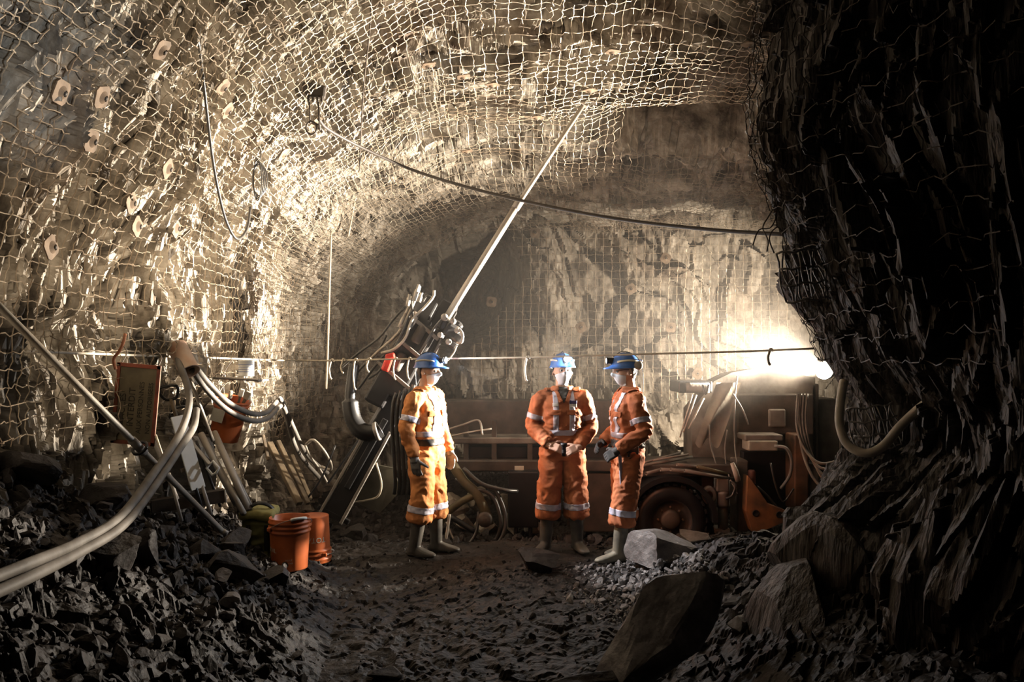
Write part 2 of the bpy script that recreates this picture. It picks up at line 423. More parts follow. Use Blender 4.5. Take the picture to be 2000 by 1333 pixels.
# ================================================================== PEOPLE
def cloth_mat(name, col, dirt):
    m = mat(name, col, .75, 0, .2, 7, dirt=dirt, bump=.25, bscale=60, spec=.25); return m
M_COV = cloth_mat('orange_coverall', (.53, .18, .075), (.34, .11, .05))
M_COV_L = cloth_mat('amber_coverall', (.62, .255, .085), (.42, .155, .055))
M_REFL = mat('reflective_tape', (.58, .56, .66), .35, .15, .12, 14, bump=.1)
M_SKIN = mat('skin', (.62, .36, .25), .5, 0, .12, 12)
M_HAIR = mat('dark_hair', (.03, .02, .015), .6, 0, .3, 30)
M_MASK = mat('face_mask', (.72, .78, .86), .8, 0, .06, 9)
M_HELM = mat('blue_helmet', (.04, .13, .42), .3, 0, .15, 7, spec=.5)
M_GLOVE = mat('dark_glove', (.045, .043, .042), .7, 0, .4, 12, bump=.2)
M_GLOVE2 = mat('grey_glove', (.20, .19, .18), .7, 0, .4, 12, bump=.2)
M_BOOT = mat('muddy_rubber_boot', (.13, .12, .105), .5, 0, .5, 7, dirt=(.045, .042, .04), bump=.15)
M_BOOT2 = mat('muddy_pale_boot', (.27, .24, .18), .55, 0, .5, 7, dirt=(.07, .065, .055), bump=.15)
M_BELT = mat('black_webbing', (.04, .038, .037), .55, 0, .3, 12)
M_EYE = mat('eye_white', (.75, .72, .68), .25, 0, .05)
M_LAMPLIT = mat('lit_lens', (1, 1, 1), emit=(.9, .95, 1), es=1500)
M_LAMPOFF = mat('pale_lens', (.75, .72, .55), .2, emit=(1, .95, .8), es=.25)

def remeshed(mb, vox, it=4, fac=.5):
    o = mb.build('tmp', None)
    md = o.modifiers.new('r', 'REMESH'); md.mode = 'VOXEL'; md.voxel_size = vox
    if it:
        sm = o.modifiers.new('s', 'SMOOTH'); sm.iterations = it; sm.factor = fac
    dg = bpy.context.evaluated_depsgraph_get(); ev = o.evaluated_get(dg); me = ev.to_mesh()
    V = np.empty(len(me.vertices)*3, np.float32); me.vertices.foreach_get('co', V); V = V.reshape(-1, 3).astype(float)
    Nn = np.empty(len(me.vertices)*3, np.float32); me.vertices.foreach_get('normal', Nn); Nn = Nn.reshape(-1, 3).astype(float)
    Fc = [list(p.vertices) for p in me.polygons]
    ev.to_mesh_clear(); me0 = o.data; bpy.data.objects.remove(o); bpy.data.meshes.remove(me0)
    return V, Fc, Nn
def region(V, Fc, pred, planes, off, name, m, parent, thick=.004, smooth=0):
    """a patch of cloth lying on the surface: faces that satisfy pred, trimmed by planes, lifted by off, given thickness"""
    ctr = np.array([V[f].mean(0) for f in Fc]); ok = pred(ctr)
    bm = bmesh.new(); mp = {}
    for f, k in zip(Fc, ok):
        if not k: continue
        vs = []
        for i in f:
            if i not in mp: mp[i] = bm.verts.new(V[i])
            vs.append(mp[i])
        try: bm.faces.new(vs)
        except ValueError: pass
    for co_, no in planes:
        bmesh.ops.bisect_plane(bm, geom=list(bm.verts)+list(bm.edges)+list(bm.faces), plane_co=co_, plane_no=no, clear_outer=True)
    if smooth:
        for _ in range(smooth): bmesh.ops.smooth_vert(bm, verts=list(bm.verts), factor=.5, use_axis_x=True, use_axis_y=True, use_axis_z=True)
    bmesh.ops.remove_doubles(bm, verts=list(bm.verts), dist=.0012)
    bm.normal_update()
    for v, n in [(v, v.normal.copy()) for v in bm.verts]: v.co += n*off
    bm.normal_update()
    # thickness: a second skin below, joined along the cut edges
    nrm = {v: v.normal.copy() for v in bm.verts}; low = {v: bm.verts.new(v.co-nrm[v]*thick) for v in list(bm.verts)}
    edges = [e for e in bm.edges if len(e.link_faces) == 1]; faces = list(bm.faces)
    for e in edges:
        lp = e.link_loops[0]; a, b = lp.vert, lp.link_loop_next.vert
        try: bm.faces.new([b, a, low[a], low[b]])
        except ValueError: pass
    for f in faces:
        try: bm.faces.new([low[v] for v in reversed(f.verts)])
        except ValueError: pass
    me = bpy.data.meshes.new(name); bm.to_mesh(me); bm.free(); me.materials.append(m)
    me.polygons.foreach_set('use_smooth', [True]*len(me.polygons))
    return link(bpy.data.objects.new(name, me), parent)

def head_geo(M):
    """skull, jaw, brow and nose; M places the head centre"""
    V = []; Fc = []; nt, nph = 40, 48
    for i in range(nt+1):
        th = math.pi*i/nt
        for k in range(nph):
            ph = 2*math.pi*k/nph
            x, y, z = math.sin(th)*math.sin(ph), -math.sin(th)*math.cos(ph), math.cos(th)
            X, Yy, Zz = .077*x, .099*y, .118*z
            low = max(0, -z-.05)
            X *= 1-.34*low**1.3
            if y > 0: Yy *= 1-.45*max(0, -z-.1)
            else:
                Yy *= 1-.06*abs(x)
                Yy -= .012*math.exp(-((z+.88)/.22)**2)*(1-abs(x))
                Yy -= .030*math.exp(-(x/.17)**2-((z+.17)/.15)**2)+.014*math.exp(-(x/.13)**2-((z-.02)/.2)**2)
                Yy += .010*(math.exp(-((x-.42)/.2)**2-((z-.06)/.12)**2)+math.exp(-((x+.42)/.2)**2-((z-.06)/.12)**2))
                Yy -= .006*math.exp(-((z-.24)/.1)**2)*math.exp(-(x/.6)**2)
                Yy -= .007*math.exp(-(x/.28)**2-((z+.52)/.07)**2)
            V.append(M @ Vector((X, Yy, Zz)))
    for i in range(nt):
        for k in range(nph):
            k2 = (k+1) % nph; Fc.append([i*nph+k, (i+1)*nph+k, (i+1)*nph+k2, i*nph+k2])
    return V, Fc
def add_hand(mb, w, d, n, t, curl=.5, fat=1.0, spread=.0):
    """w wrist, d along the hand, n palm side, t thumb side"""
    w, d = Vector(w), Vector(d).normalized(); n = Vector(n); n = (n-d*n.dot(d)).normalized(); t = Vector(t); t = (t-d*t.dot(d)-n*t.dot(n)).normalized()
    R = Matrix((t, d, n)).transposed()
    mb.box(w+d*.048, (.078*fat, .092, .028*fat), R, .011)
    mb.tube([w-d*.035, w, w+d*.02], [(.027*fat), .026*fat, .026*fat], 10)
    for o_, L in ((.030, .072), (.010, .082), (-.010, .076), (-.029, .058)):
        p = w+d*.090+t*o_*fat; dirn = (d+t*o_*spread*8).normalized(); pts = [p-d*.02]; pts.append(p); a = 0
        for fr, c in ((.46, .9), (.30, 1.1), (.24, .8)):
            a += curl*c
            p = p+(dirn*math.cos(a)+n*math.sin(a))*L*fr; pts.append(p)
        mb.tube(pts, [.0095*fat, .0100*fat, .0095*fat, .0088*fat, .0075*fat], 8)
    p = w+d*.030+t*.034*fat; pts = [p-t*.015]; dirn = (d*.62+t*.72+n*.25).normalized(); a = 0
    pts.append(p)
    for L, c in ((.040, .2), (.032, .7), (.026, .6)):
        a += curl*c
        dd = (dirn*math.cos(a)+(n*.8-t*.5).normalized()*math.sin(a)).normalized(); p = p+dd*L; pts.append(p)
    mb.tube(pts, [.013*fat, .013*fat, .012*fat, .0105*fat, .0085*fat], 8)
def folds(V, N, seed, amp=1.0):
    w = np.stack([fbm(V*4+seed*3.1, 2, seed), fbm(V*4+seed*5.7, 2, seed+1), fbm(V*4+9, 2, seed+2)], 1)
    a = 1-2*np.abs(fbm(V*np.array([7, 7, 11])+w*1.6, 2, seed+3)); b = 1-2*np.abs(fbm(V*np.array([15, 15, 24])+w*2.5, 2, seed+4))
    return V+N*(amp*(.015*(a-.45)+.007*(b-.45)))[:, None]

def make_person(label, loc, rz, J, cov, glove, boot, seed, lit, vneck=False, muff=False, glasses=False, belt=True):
    root = thing('person', label, 'person', loc, math.radians(rz))
    S = J.get('lean', 0.0)
    hc = Vector(J['head']); Mh = Matrix.Translation(hc) @ Euler((math.radians(J.get('nod', 0)), 0, math.radians(J.get('turn', 0)))).to_matrix().to_4x4()
    hips = [Vector((-.088, 0, .93)), Vector((.088, 0, .93))]
    # ---------------- body (one continuous skin surface)
    mb = MB()
    mb.add(*head_geo(Mh))
    for s in (-1, 1):
        V, Fc = tube_geo([Mh @ Vector((s*.070, .014, -.012)), Mh @ Vector((s*.083, .020, -.008))], [(.030, .019), (.034, .022)], 10); mb.add(V, Fc)
    nb = Vector((0, .015, 1.44))
    mb.tube([Mh @ Vector((0, .022, -.05)), Mh @ Vector((0, .026, -.10)), nb+Vector((0, .0, .03)), nb-Vector((0, 0, .06))], [.056, .056, .060, .075], 14)
    mb.tube([Vector((0, 0, .86)), Vector((0, 0, 1.05)), Vector((0, .005, 1.25)), Vector((0, .01, 1.40)), Vector((0, .015, 1.46))], [(.13, .10), (.12, .09), (.135, .10), (.13, .085), (.06, .055)], 16)
    for s, k in ((-1, 'r'), (1, 'l')):
        sh, el, wr = Vector(J['sh_'+k]), Vector(J['el_'+k]), Vector(J['wr_'+k])
        mb.tube([Vector((s*.05, .01, 1.39)), sh, (sh+el)/2, el, (el+wr)/2, wr], [.05, .055, .047, .041, .036, .026], 10)
        if not glove: add_hand(mb, wr, J['hd_'+k], J['hn_'+k], J['ht_'+k], J.get('curl_'+k, .5))
        kn, an = Vector(J['kn_'+k]), Vector(J['an_'+k])
        mb.tube([hips[0 if s < 0 else 1], kn, an], [.075, .052, .038], 10)
    V, Fc, N = remeshed(mb, .0058, 2)
    np_obj('body', V, Fc, M_SKIN, root, True)
    headV, headF = V, Fc
    # ---------------- coverall
    mb = MB(); tz = [(.84, .0, .150, .118), (.93, .0, .176, .132), (1.03, .0, .166, .124), (1.10, -.004, .172, .130), (1.22, -.006, .186, .138), (1.33, .0, .190, .134), (1.405, .008, .170, .110), (1.45, .014, .115, .086), (1.485, .016, .085, .078)]
    V = []; Fc = []; n = 28
    for z, cy, rx, ry in tz:
        for k in range(n):
            a = 2*math.pi*k/n; c, s_ = math.cos(a), math.sin(a)
            V.append((rx*math.copysign(abs(c)**.85, c), cy+S*(z-.9)+ry*math.copysign(abs(s_)**.85, s_), z))
    for i in range(len(tz)-1):
        for k in range(n): k2 = (k+1) % n; Fc.append([i*n+k, i*n+k2, (i+1)*n+k2, (i+1)*n+k])
    Fc += [list(range(n))[::-1], [(len(tz)-1)*n+k for k in range(n)]]
    mb.add(V, Fc)
    for s, k in ((-1, 'r'), (1, 'l')):
        sh, el, wr = Vector(J['sh_'+k]), Vector(J['el_'+k]), Vector(J['wr_'+k]); hd = Vector(J['hd_'+k]).normalized()
        fa = (wr-el).normalized()
        mb.tube(spline([Vector((s*.06, .01, 1.385)), sh+Vector((0, 0, -.012)), sh*.5+el*.5, el, el*.45+wr*.55, wr-fa*.015], 3), list(np.interp(np.linspace(0, 1, 16), [0, .2, .4, .6, .8, 1], [.068, .081, .076, .068, .063, .052])), 14)
        kn, an = Vector(J['kn_'+k]), Vector(J['an_'+k]); hp = hips[0 if s < 0 else 1]
        dn = (kn-an).normalized(); hem = an+dn*(.225)
        mb.tube(spline([hp+Vector((0, 0, .01)), hp*.5+kn*.5, kn, kn*.5+hem*.5, hem+dn*.035, hem], 3), list(np.interp(np.linspace(0, 1, 16), [0, .2, .4, .6, .84, 1], [.118, .112, .106, .110, .118, .100])), 16)
    V, Fc, N = remeshed(mb, .0105, 5)
    V = folds(V, N, seed)
    np_obj('coverall', V, Fc, cov, root, True)
    def torso(c):
        d = np.full(len(c), 9.)
        for k in ('r', 'l'):
            for a, b in ((J['sh_'+k], J['el_'+k]), (J['el_'+k], J['wr_'+k])):
                a, b = np.array(a), np.array(b); t = np.clip(((c-a) @ (b-a))/((b-a) @ (b-a)), .18 if a[2] > 1.3 else 0, 1)
                d = np.minimum(d, np.linalg.norm(c-a-t[:, None]*(b-a), axis=1))
        return (d > .093) & (c[:, 2] > .8)
    def near(a, b, r):
        a, b = np.array(a), np.array(b)
        def f(c):
            t = np.clip(((c-a) @ (b-a))/((b-a) @ (b-a)), 0, 1); return np.linalg.norm(c-a-t[:, None]*(b-a), axis=1) < r
        return f
    for k, s in (('r', -1), ('l', 1)):
        kn, an = Vector(J['kn_'+k]), Vector(J['an_'+k]); d = (kn-an).normalized(); p0 = an+d*.315
        f1 = near(kn, an, .14); sx = (lambda c, s=s: (c[:, 0]*s > -.01))
        region(V, Fc, lambda c: f1(c) & sx(c), [(p0+d*.055, d), (p0, -d)], .003, 'leg_reflective_band', M_REFL, root)
        sh, el = Vector(J['sh_'+k]), Vector(J['el_'+k]); d = (el-sh).normalized(); p0 = sh+d*.165; f2 = near(sh+d*.10, el, .10)
        region(V, Fc, f2, [(p0+d*.048, d), (p0, -d)], .003, 'sleeve_reflective_band', M_REFL, root)
        x0 = .072*s
        region(V, Fc, lambda c: torso(c) & (c[:, 1] < .02) & (np.abs(c[:, 0]-x0) < .06) & (c[:, 2] > 1.0), [((x0+.024, 0, 0), (1, 0, 0)), ((x0-.024, 0, 0), (-1, 0, 0)), ((0, 0, 1.455), (0, 0, 1)), ((0, 0, 1.11), (0, 0, -1))], .003, 'chest_reflective_stripe', M_REFL, root)
    region(V, Fc, torso, [((0, 0, 1.112), (0, 0, 1)), ((0, 0, 1.064), (0, 0, -1))], .003, 'waist_reflective_band', M_REFL, root)
    # chest pocket flaps
    for s in (-1, 1):
        x0 = s*.085
        region(V, Fc, lambda c: torso(c) & (c[:, 1] < 0) & (np.abs(c[:, 0]-x0) < .10), [((x0+.058, 0, 0), (1, 0, 0)), ((x0-.058, 0, 0), (-1, 0, 0)), ((0, 0, 1.292), (0, 0, 1)), ((0, 0, 1.247), (0, 0, -1))], .007, 'pocket_flap', cov, root)
    # collar
    region(V, Fc, lambda c: (c[:, 2] > 1.40) & (np.linalg.norm(c[:, :2]-np.array([0, .015]), axis=1) < .16) & ~((np.abs(c[:, 0]) < .035) & (c[:, 1] < 0)),
           [((0, .0, 1.435), (0, -.45, -1)), ((0, 0, 1.492), (0, 0, 1))], .014, 'collar', cov, root, .008)
    if vneck:
        a = .42
        region(V, Fc, lambda c: (c[:, 1] < .0) & (c[:, 2] > 1.33) & (np.abs(c[:, 0]) < .1), [((0, 0, 1.35), (1, 0, -a)), ((0, 0, 1.35), (-1, 0, -a))], .004, 'undershirt', M_BELT, root)
        for s in (-1, 1):
            region(V, Fc, lambda c: (c[:, 1] < .01) & (c[:, 2] > 1.33) & (np.abs(c[:, 0]) < .14), [((0, 0, 1.345), (-s, 0, a)), ((s*.045, 0, 1.36), (s, 0, -a*.7)), ((0, 0, 1.375), (-s*.5, 0, -1))], .012, 'lapel', cov, root, .007)
    if belt:
        region(V, Fc, torso, [((0, 0, 1.045), (0, 0, 1)), ((0, 0, .985), (0, 0, -1))], .010, 'belt', M_BELT, root, .006)
    # ---------------- gloves, boots
    for s, k in ((-1, 'r'), (1, 'l')):
        if glove:
            mg = MB(); wr, el = Vector(J['wr_'+k]), Vector(J['el_'+k]); fa = (wr-el).normalized()
            add_hand(mg, wr, J['hd_'+k], J['hn_'+k], J['ht_'+k], J.get('curl_'+k, .5), 1.16)
            mg.tube([wr-fa*.05, wr, wr+Vector(J['hd_'+k]).normalized()*.03], [.046, .038, .034], 12)
            gv, gf, gn = remeshed(mg, .0055, 2); np_obj('glove', gv, gf, glove, root, True)
        mbt = MB(); an, kn = Vector(J['an_'+k]), Vector(J['kn_'+k]); toe = math.radians(J.get('toe_'+k, 0))
        fd = Vector((math.sin(toe), -math.cos(toe), 0)); fx = Vector((math.cos(toe), math.sin(toe), 0)); d = (kn-an).normalized()
        mbt.tube([an+d*.29, an+d*.12, an+d*.02, an-Vector((0, 0, .05))], [.066, .060, .055, .052], 16)
        g = Vector((an.x, an.y, 0)); ring = []
        prof = [(-.075, .030, .012, .05), (-.055, .040, .004, .085), (0, .042, .004, .10), (.06, .043, .004, .092), (.12, .050, .005, .072), (.17, .049, .008, .060), (.205, .036, .014, .050), (.222, .018, .022, .040)]
        n = 14; V2 = []; F2 = []
        for f_, hw, z0, z1 in prof:
            for i in range(n):
                a = 2*math.pi*i/n; c, s2 = math.cos(a), math.sin(a)
                V2.append(g+fd*f_+fx*(hw*math.copysign(abs(c)**.7, c))+Vector((0, 0, (z0+z1)/2+(z1-z0)/2*math.copysign(abs(s2)**.7, s2))))
        for i in range(len(prof)-1):
            for q in range(n): q2 = (q+1) % n; F2.append([i*n+q, i*n+q2, (i+1)*n+q2, (i+1)*n+q])
        F2 += [list(range(n))[::-1], [(len(prof)-1)*n+q for q in range(n)]]
        mbt.add(V2, F2); bv, bf, bn = remeshed(mbt, .008, 4); np_obj('rubber_boot', bv, bf, boot, root, True)
    # ---------------- mask, hair, eyes
    Mi = np.array(Mh.inverted())
    def loc_(c): return c @ Mi[:3, :3].T+Mi[:3, 3]
    R3 = Mh.to_3x3()
    def pl(p, nrm): return (Mh @ Vector(p), R3 @ Vector(nrm))
    region(headV, headF, lambda c: (lambda q: (np.abs(q[:, 0]) < .085) & (q[:, 1] < .03) & (np.abs(q[:, 2]) < .16))(loc_(c)),
           [pl((0, 0, -.034), (0, .30, 1)), pl((0, 0, -.118), (0, .25, -1)), pl((0, -.018, 0), (0, 1, .1))], .009, 'face_mask', M_MASK, root, .004, 12)
    region(headV, headF, lambda c: (lambda q: (np.abs(q[:, 0]) < .1) & (q[:, 2] > -.12) & (q[:, 1] > -.03) & (np.abs(q[:, 2]) < .13))(loc_(c)),
           [pl((0, .038, 0), (0, -1, -.15)), pl((0, 0, -.075), (0, .2, -1)), pl((0, 0, .09), (0, 0, 1))], .010, 'hair', M_HAIR, root, .006, 3)
    for s in (-1, 1):
        me_ = MB(); me_.lathe([(.0125*math.sin(math.pi*i/8)+1e-4, -.0125*math.cos(math.pi*i/8)) for i in range(9)], 12, Mh @ Matrix.Translation((s*.031, -.079, .009)))
        e = me_.build('eye', M_EYE, root)
        mi = MB(); mi.lathe([(.0001, 0), (.0058, .0001)], 12, Mh @ Matrix.Translation((s*.031, -.0918, .009)) @ Matrix.Rotation(math.pi/2, 4, 'X')); mi.build('iris', M_HAIR, e)
        ms = MB(); ms.tube([Mh @ Vector(p) for p in ((s*.055, -.06, -.035), (s*.074, -.02, -.022), (s*.082, .022, -.004))], .0016, 6); ms.build('mask_strap', M_WHITE, root)
    if glasses:
        mg = MB()
        mg.tube(spline([Mh @ Vector(p) for p in ((-.083, .02, .022), (-.078, -.04, .022), (-.058, -.092, .018), (0, -.108, .018), (.058, -.092, .018), (.078, -.04, .022), (.083, .02, .022))], 5), .0026, 6)
        gl = mg.build('glasses', M_BLACK, root)
    # ---------------- helmet
    hm = MB(); V2 = []; F2 = []; na, nt = 40, 12
    Mo = Mh @ Matrix.Translation((0, .004, .044)) @ Euler((math.radians(-4), 0, 0)).to_matrix().to_4x4()
    rows = [(1.085, -.010, 1), (1.09, -.003, 1), (1.03, .004, 0)]+[(math.cos(math.pi/2*i/nt), .004+.118*math.sin(math.pi/2*i/nt), 0) for i in range(1, nt)]+[(.02, .122, 0)]
    for f_, z, br in rows:
        for q in range(na):
            a = 2*math.pi*q/na; c, s2 = math.cos(a), math.sin(a)
            pk = .055*max(0, -s2)**3*br if s2 < 0 else 0
            rid = .006*math.exp(-(c/.22)**2)*(1-br)*(z > .02)
            V2.append(Mo @ Vector((.108*f_*c, (.132*f_)*s2-pk, z-(.010 if br and s2 < -.4 else 0)*max(0, -s2)+rid)))
    nr = len(rows)
    for i in range(nr-1):
        for q in range(na): q2 = (q+1) % na; F2.append([i*na+q, i*na+q2, (i+1)*na+q2, (i+1)*na+q])
    F2 += [[(nr-1)*na+q for q in range(na)]]
    hm.add(V2, F2, True); he = hm.build('helmet', M_HELM, root)
    hs = MB()      # pale reflective flash on both flanks, rear strap
    for s in (-1, 1):
        pts = []
        for i in range(9):
            a = math.radians(-50+100*i/8); pts.append(Mo @ Vector((s*.110*math.cos(a)*.93, .134*math.sin(a)*.93, .045+.012*math.cos(a*2))))
        hs.tube(pts, [(.004, .012)]*9, 6)
    hs.build('helmet_reflective_strip', M_PAPER, he)
    lp = MB(); lc = Vector((0, -.160, .054))
    lp.box(Mo @ (lc+Vector((0, .022, 0))), (.052, .050, .052), Mo.to_3x3(), .010)
    lp.box(Mo @ (lc+Vector((0, .040, -.01))), (.030, .03, .07), Mo.to_3x3(), .006)
    Rl = Mo @ Matrix.Translation(lc+Vector((0, -.003, 0))) @ Matrix.Rotation(math.pi/2, 4, 'X')
    lp.lathe([(.026, 0), (.031, .0), (.032, .012), (.026, .013)], 20, Rl)
    la = lp.build('headlamp', M_BLACK, root)
    ll = MB(); ll.lathe([(.0001, .012), (.020, .0115), (.030, .008)], 20, Rl); ll.build('lens', M_LAMPLIT if lit else M_LAMPOFF, la)
    cb = MB(); cb.tube(spline([Mo @ Vector((0, -.11, .09)), Mo @ Vector((0, -.02, .136)), Mo @ Vector((0, .09, .10)), Mo @ Vector((.02, .145, .01)), Mh @ Vector((.03, .15, -.08)), Vector((.05, .125, 1.40)), Vector((.09, .15, 1.15)), Vector((.12, .145, 1.0))], 5), .0035, 6)
    cb.build('lamp_cord', M_BLACK, root)
    if muff:
        mf = MB()
        for s in (-1, 1):
            mf.lathe([(.001, 0), (.034, 0), (.040, .012), (.036, .030), (.020, .038), (.001, .039)], 18, Mo @ Matrix.Translation((s*.086, .085, .008)) @ Matrix.Rotation(s*math.pi/2-s*.35, 4, 'Y'))
        mf.tube(spline([Mo @ Vector((-.095, .09, .02)), Mo @ Vector((-.08, .125, .05)), Mo @ Vector((0, .15, .06)), Mo @ Vector((.08, .125, .05)), Mo @ Vector((.095, .09, .02))], 5), .005, 6)
        mf.build('ear_muff', M_RIGGREY, root)
    return root, V, Fc, torso, Mo

BASE = dict(head=(0, -.025, 1.635), sh_r=(-.185, .012, 1.405), sh_l=(.185, .012, 1.405))
def J(**k): d = dict(BASE); d.update(k); return d
# middle: faces the camera, hands clasped in front of the belt
gm = at(1098, 1079, 7.42); gm.z = 0
mid, cV, cF, cT, mMo = make_person('person in orange coverall facing the camera, hands clasped, headlamp blazing under helmet', gm, 4,
    J(el_r=(-.262, .03, 1.135), wr_r=(-.135, -.165, .985), hd_r=(.86, -.30, -.30), hn_r=(.1, .75, -.4), ht_r=(.25, -.15, .9), curl_r=.42,
      el_l=(.262, .03, 1.125), wr_l=(.120, -.175, .965), hd_l=(-.85, -.30, -.28), hn_l=(-.1, .75, -.4), ht_l=(-.2, -.15, .9), curl_l=.62,
      kn_r=(-.125, -.02, .50), an_r=(-.150, .02, .09), kn_l=(.125, -.02, .50), an_l=(.140, .02, .09), toe_r=-28, toe_l=14, turn=6),
    M_COV, None, M_BOOT, 401, True, vneck=True, belt=False)
def patch(x0, x1, z0, z1, name, m, off=.008):
    return region(cV, cF, lambda c: cT(c) & (c[:, 1] < 0) & (c[:, 0] > x0-.03) & (c[:, 0] < x1+.03), [((x1, 0, 0), (1, 0, 0)), ((x0, 0, 0), (-1, 0, 0)), ((0, 0, z1), (0, 0, 1)), ((0, 0, z0), (0, 0, -1))], off, name, m, mid)
patch(.052, .115, 1.345, 1.375, 'chest_badge', mat('navy_badge', (.05, .06, .22), .5)); patch(.052, .115, 1.312, 1.345, 'chest_badge', M_WHITE)
patch(-.100, -.052, 1.325, 1.350, 'name_tag', M_WHITE)
# left: seen from his right side, looking across
gl_ = at(833, 1083, 7.32); gl_.z = 0
lefty, *_ = make_person('person in amber orange coverall, black belt and gloves, standing beside the drill feed', gl_, 66,
    J(el_r=(-.262, .05, 1.13), wr_r=(-.255, -.03, .885), hd_r=(.05, -.12, -1), hn_r=(.95, .1, .05), ht_r=(0, -1, .1), curl_r=.35,
      el_l=(.262, .01, 1.13), wr_l=(.255, -.10, .890), hd_l=(-.05, -.15, -1), hn_l=(-.95, .1, .05), ht_l=(0, -1, .1), curl_l=.35,
      kn_r=(-.10, -.01, .50), an_r=(-.115, .055, .09), kn_l=(.10, -.03, .50), an_l=(.115, -.035, .09), toe_r=-6, toe_l=10, nod=3),
    M_COV_L, M_GLOVE2, M_BOOT, 431, True)
# right: seen from his left side, hands at the belt
gr_ = at(1226, 1091, 7.18); gr_.z = 0
righty, rV, rF, rT, rMo = make_person('person in orange coverall and glasses turned side-on, gloved hands at the belt, near the boulder', gr_, -78,
    J(el_r=(-.255, .03, 1.14), wr_r=(-.14, -.19, 1.00), hd_r=(.55, -.75, -.3), hn_r=(.6, .5, -.5), ht_r=(.3, .1, .9), curl_r=.6,
      el_l=(.262, .05, 1.13), wr_l=(.185, -.165, .965), hd_l=(-.35, -.75, -.5), hn_l=(-.7, .4, -.4), ht_l=(-.2, -.3, .9), curl_l=.7,
      kn_r=(-.10, .0, .50), an_r=(-.10, .035, .09), kn_l=(.115, -.075, .50), an_l=(.115, -.125, .09), toe_r=6, toe_l=8, nod=4),
    M_COV, M_GLOVE, M_BOOT2, 461, False, muff=True, glasses=True)
mb = MB(); mb.box((.165, -.02, .93), (.07, .10, .16), None, .012); mb.build('belt_pouch', M_BELT, righty)
mb = MB(); mb.box((.172, -.125, .80), (.010, .035, .26), Euler((.10, 0, .5)), .002); mb.build('hanging_strap', M_REFL, righty)
mb = MB(); mb.box((.178, -.055, .85), (.010, .034, .16), Euler((.05, 0, .3)), .002); mb.build('hanging_tag', M_WHITE, righty)
# what they hold
t = thing('hand_torch', 'small dark torch held between the clasped bare hands in front of the belt', 'torch', gm+Vector((.0, -.245, .955)))
MB().lathe([(.001, -.06), (.019, -.06), (.019, .02), (.030, .035), (.030, .055), (.001, .055)], 18).build('torch_body', M_BLACK, t)
MB().lathe([(.0205, -.03), (.0205, .0)], 18).build('grip_ring', M_RUBBER, t)
# ================================================================== LOOSE THINGS
def img(pts, n=6):
    """smooth path through (px, py, depth) triples"""
    return spline([at(*p) for p in pts], n)
def wire_thing(name, label, cat, pts, r, m, n=8, group=None, seg=6, straight=False):
    mb = MB(); mb.tube([at(*p) for p in pts] if straight else img(pts, seg), r, n)
    return tag(mb.build(name, m), label, cat, group)
def place(mb_parts, root, M):
    pass
def text(body, size, M, m, parent, name='lettering', ext=.0008):
    c = bpy.data.curves.new(name, 'FONT'); c.body = body; c.size = size; c.extrude = ext; c.align_x = 'CENTER'; c.align_y = 'CENTER'
    c.materials.append(m); o = link(bpy.data.objects.new(name, c)); o.matrix_local = M
    dg = bpy.context.evaluated_depsgraph_get(); dg.update(); ev = o.evaluated_get(dg)
    me = bpy.data.meshes.new_from_object(ev); bpy.data.objects.remove(o)
    me.materials.clear(); me.materials.append(m)
    o = link(bpy.data.objects.new(name, me), parent); o.matrix_local = M; return o
def bent_text(body, size, r, ang, z, m, parent, flip=False, name='lettering'):
    """letters wrapped on a bucket of radius r, centred at angle ang (0 = towards -Y)"""
    o = text(body, size, Matrix.Identity(4), m, parent, name, .0006)
    for v in o.data.vertices:
        x, y, e = v.co
        if flip: x, y = -x, -y
        a = ang+x/(r(z) if callable(r) else r); rr = (r(z+y) if callable(r) else r)+.0012+e
        v.co = (rr*math.sin(a), -rr*math.cos(a), z+y)
    return o

# ---------------- the prohibition sign
M_SIGN = mat('dirty_sign_face', (.17, .14, .085), .75, 0, .3, 6, dirt=(.085, .072, .048), bump=.1)
M_SIGNEDGE = mat('rusty_red_border', (.27, .06, .03), .6, .1, .4, 9, dirt=(.12, .04, .025))
M_INK = mat('faded_ink', (.035, .03, .022), .8, 0, .4, 20)
D0 = 5.5
c4 = [at(226, 707, D0), at(313, 716, D0), at(304, 872, D0), at(221, 866, D0)]
sc_ = sum(c4, Vector())/4; ex = ((c4[1]-c4[0])+(c4[2]-c4[3])).normalized(); ez = ((c4[0]-c4[3])+(c4[1]-c4[2])).normalized(); ey = ez.cross(ex).normalized(); ez = ex.cross(ey)
wS = .5*((c4[1]-c4[0]).length+(c4[2]-c4[3]).length); hS = .5*((c4[0]-c4[3]).length+(c4[1]-c4[2]).length)
t = thing('warning_sign', 'dirty red-bordered sign with faded sideways lettering hanging beside the leaning tools', 'sign', sc_)
RS = Matrix((ex, ey, ez)).transposed()
MB().box((0, 0, 0), (wS, .012, hS), RS, .003).build('board', M_SIGN, t)
mb = MB()
for a, b in ((-1, 0), (1, 0), (0, -1), (0, 1)):
    mb.box(RS @ Vector((a*(wS/2-.012), -.007, b*(hS/2-.012))), (.026 if a else wS, .008, hS if a else .026), RS, .002)
mb.build('border', M_SIGNEDGE, t)
for i, (w, s) in enumerate((('ACCES', .058), ('INTERDIT', .060), ('AUX PERSONNES', .045), ('NON AUTORISEES', .042))):
    M = Matrix.Translation(RS @ Vector((-wS*.30+i*wS*.205, -.0075, -.02))) @ (RS @ Euler((math.pi/2, 0, 0)).to_matrix() @ Euler((0, 0, math.pi/2)).to_matrix()).to_4x4()
    text(w, s, M, M_INK, t)
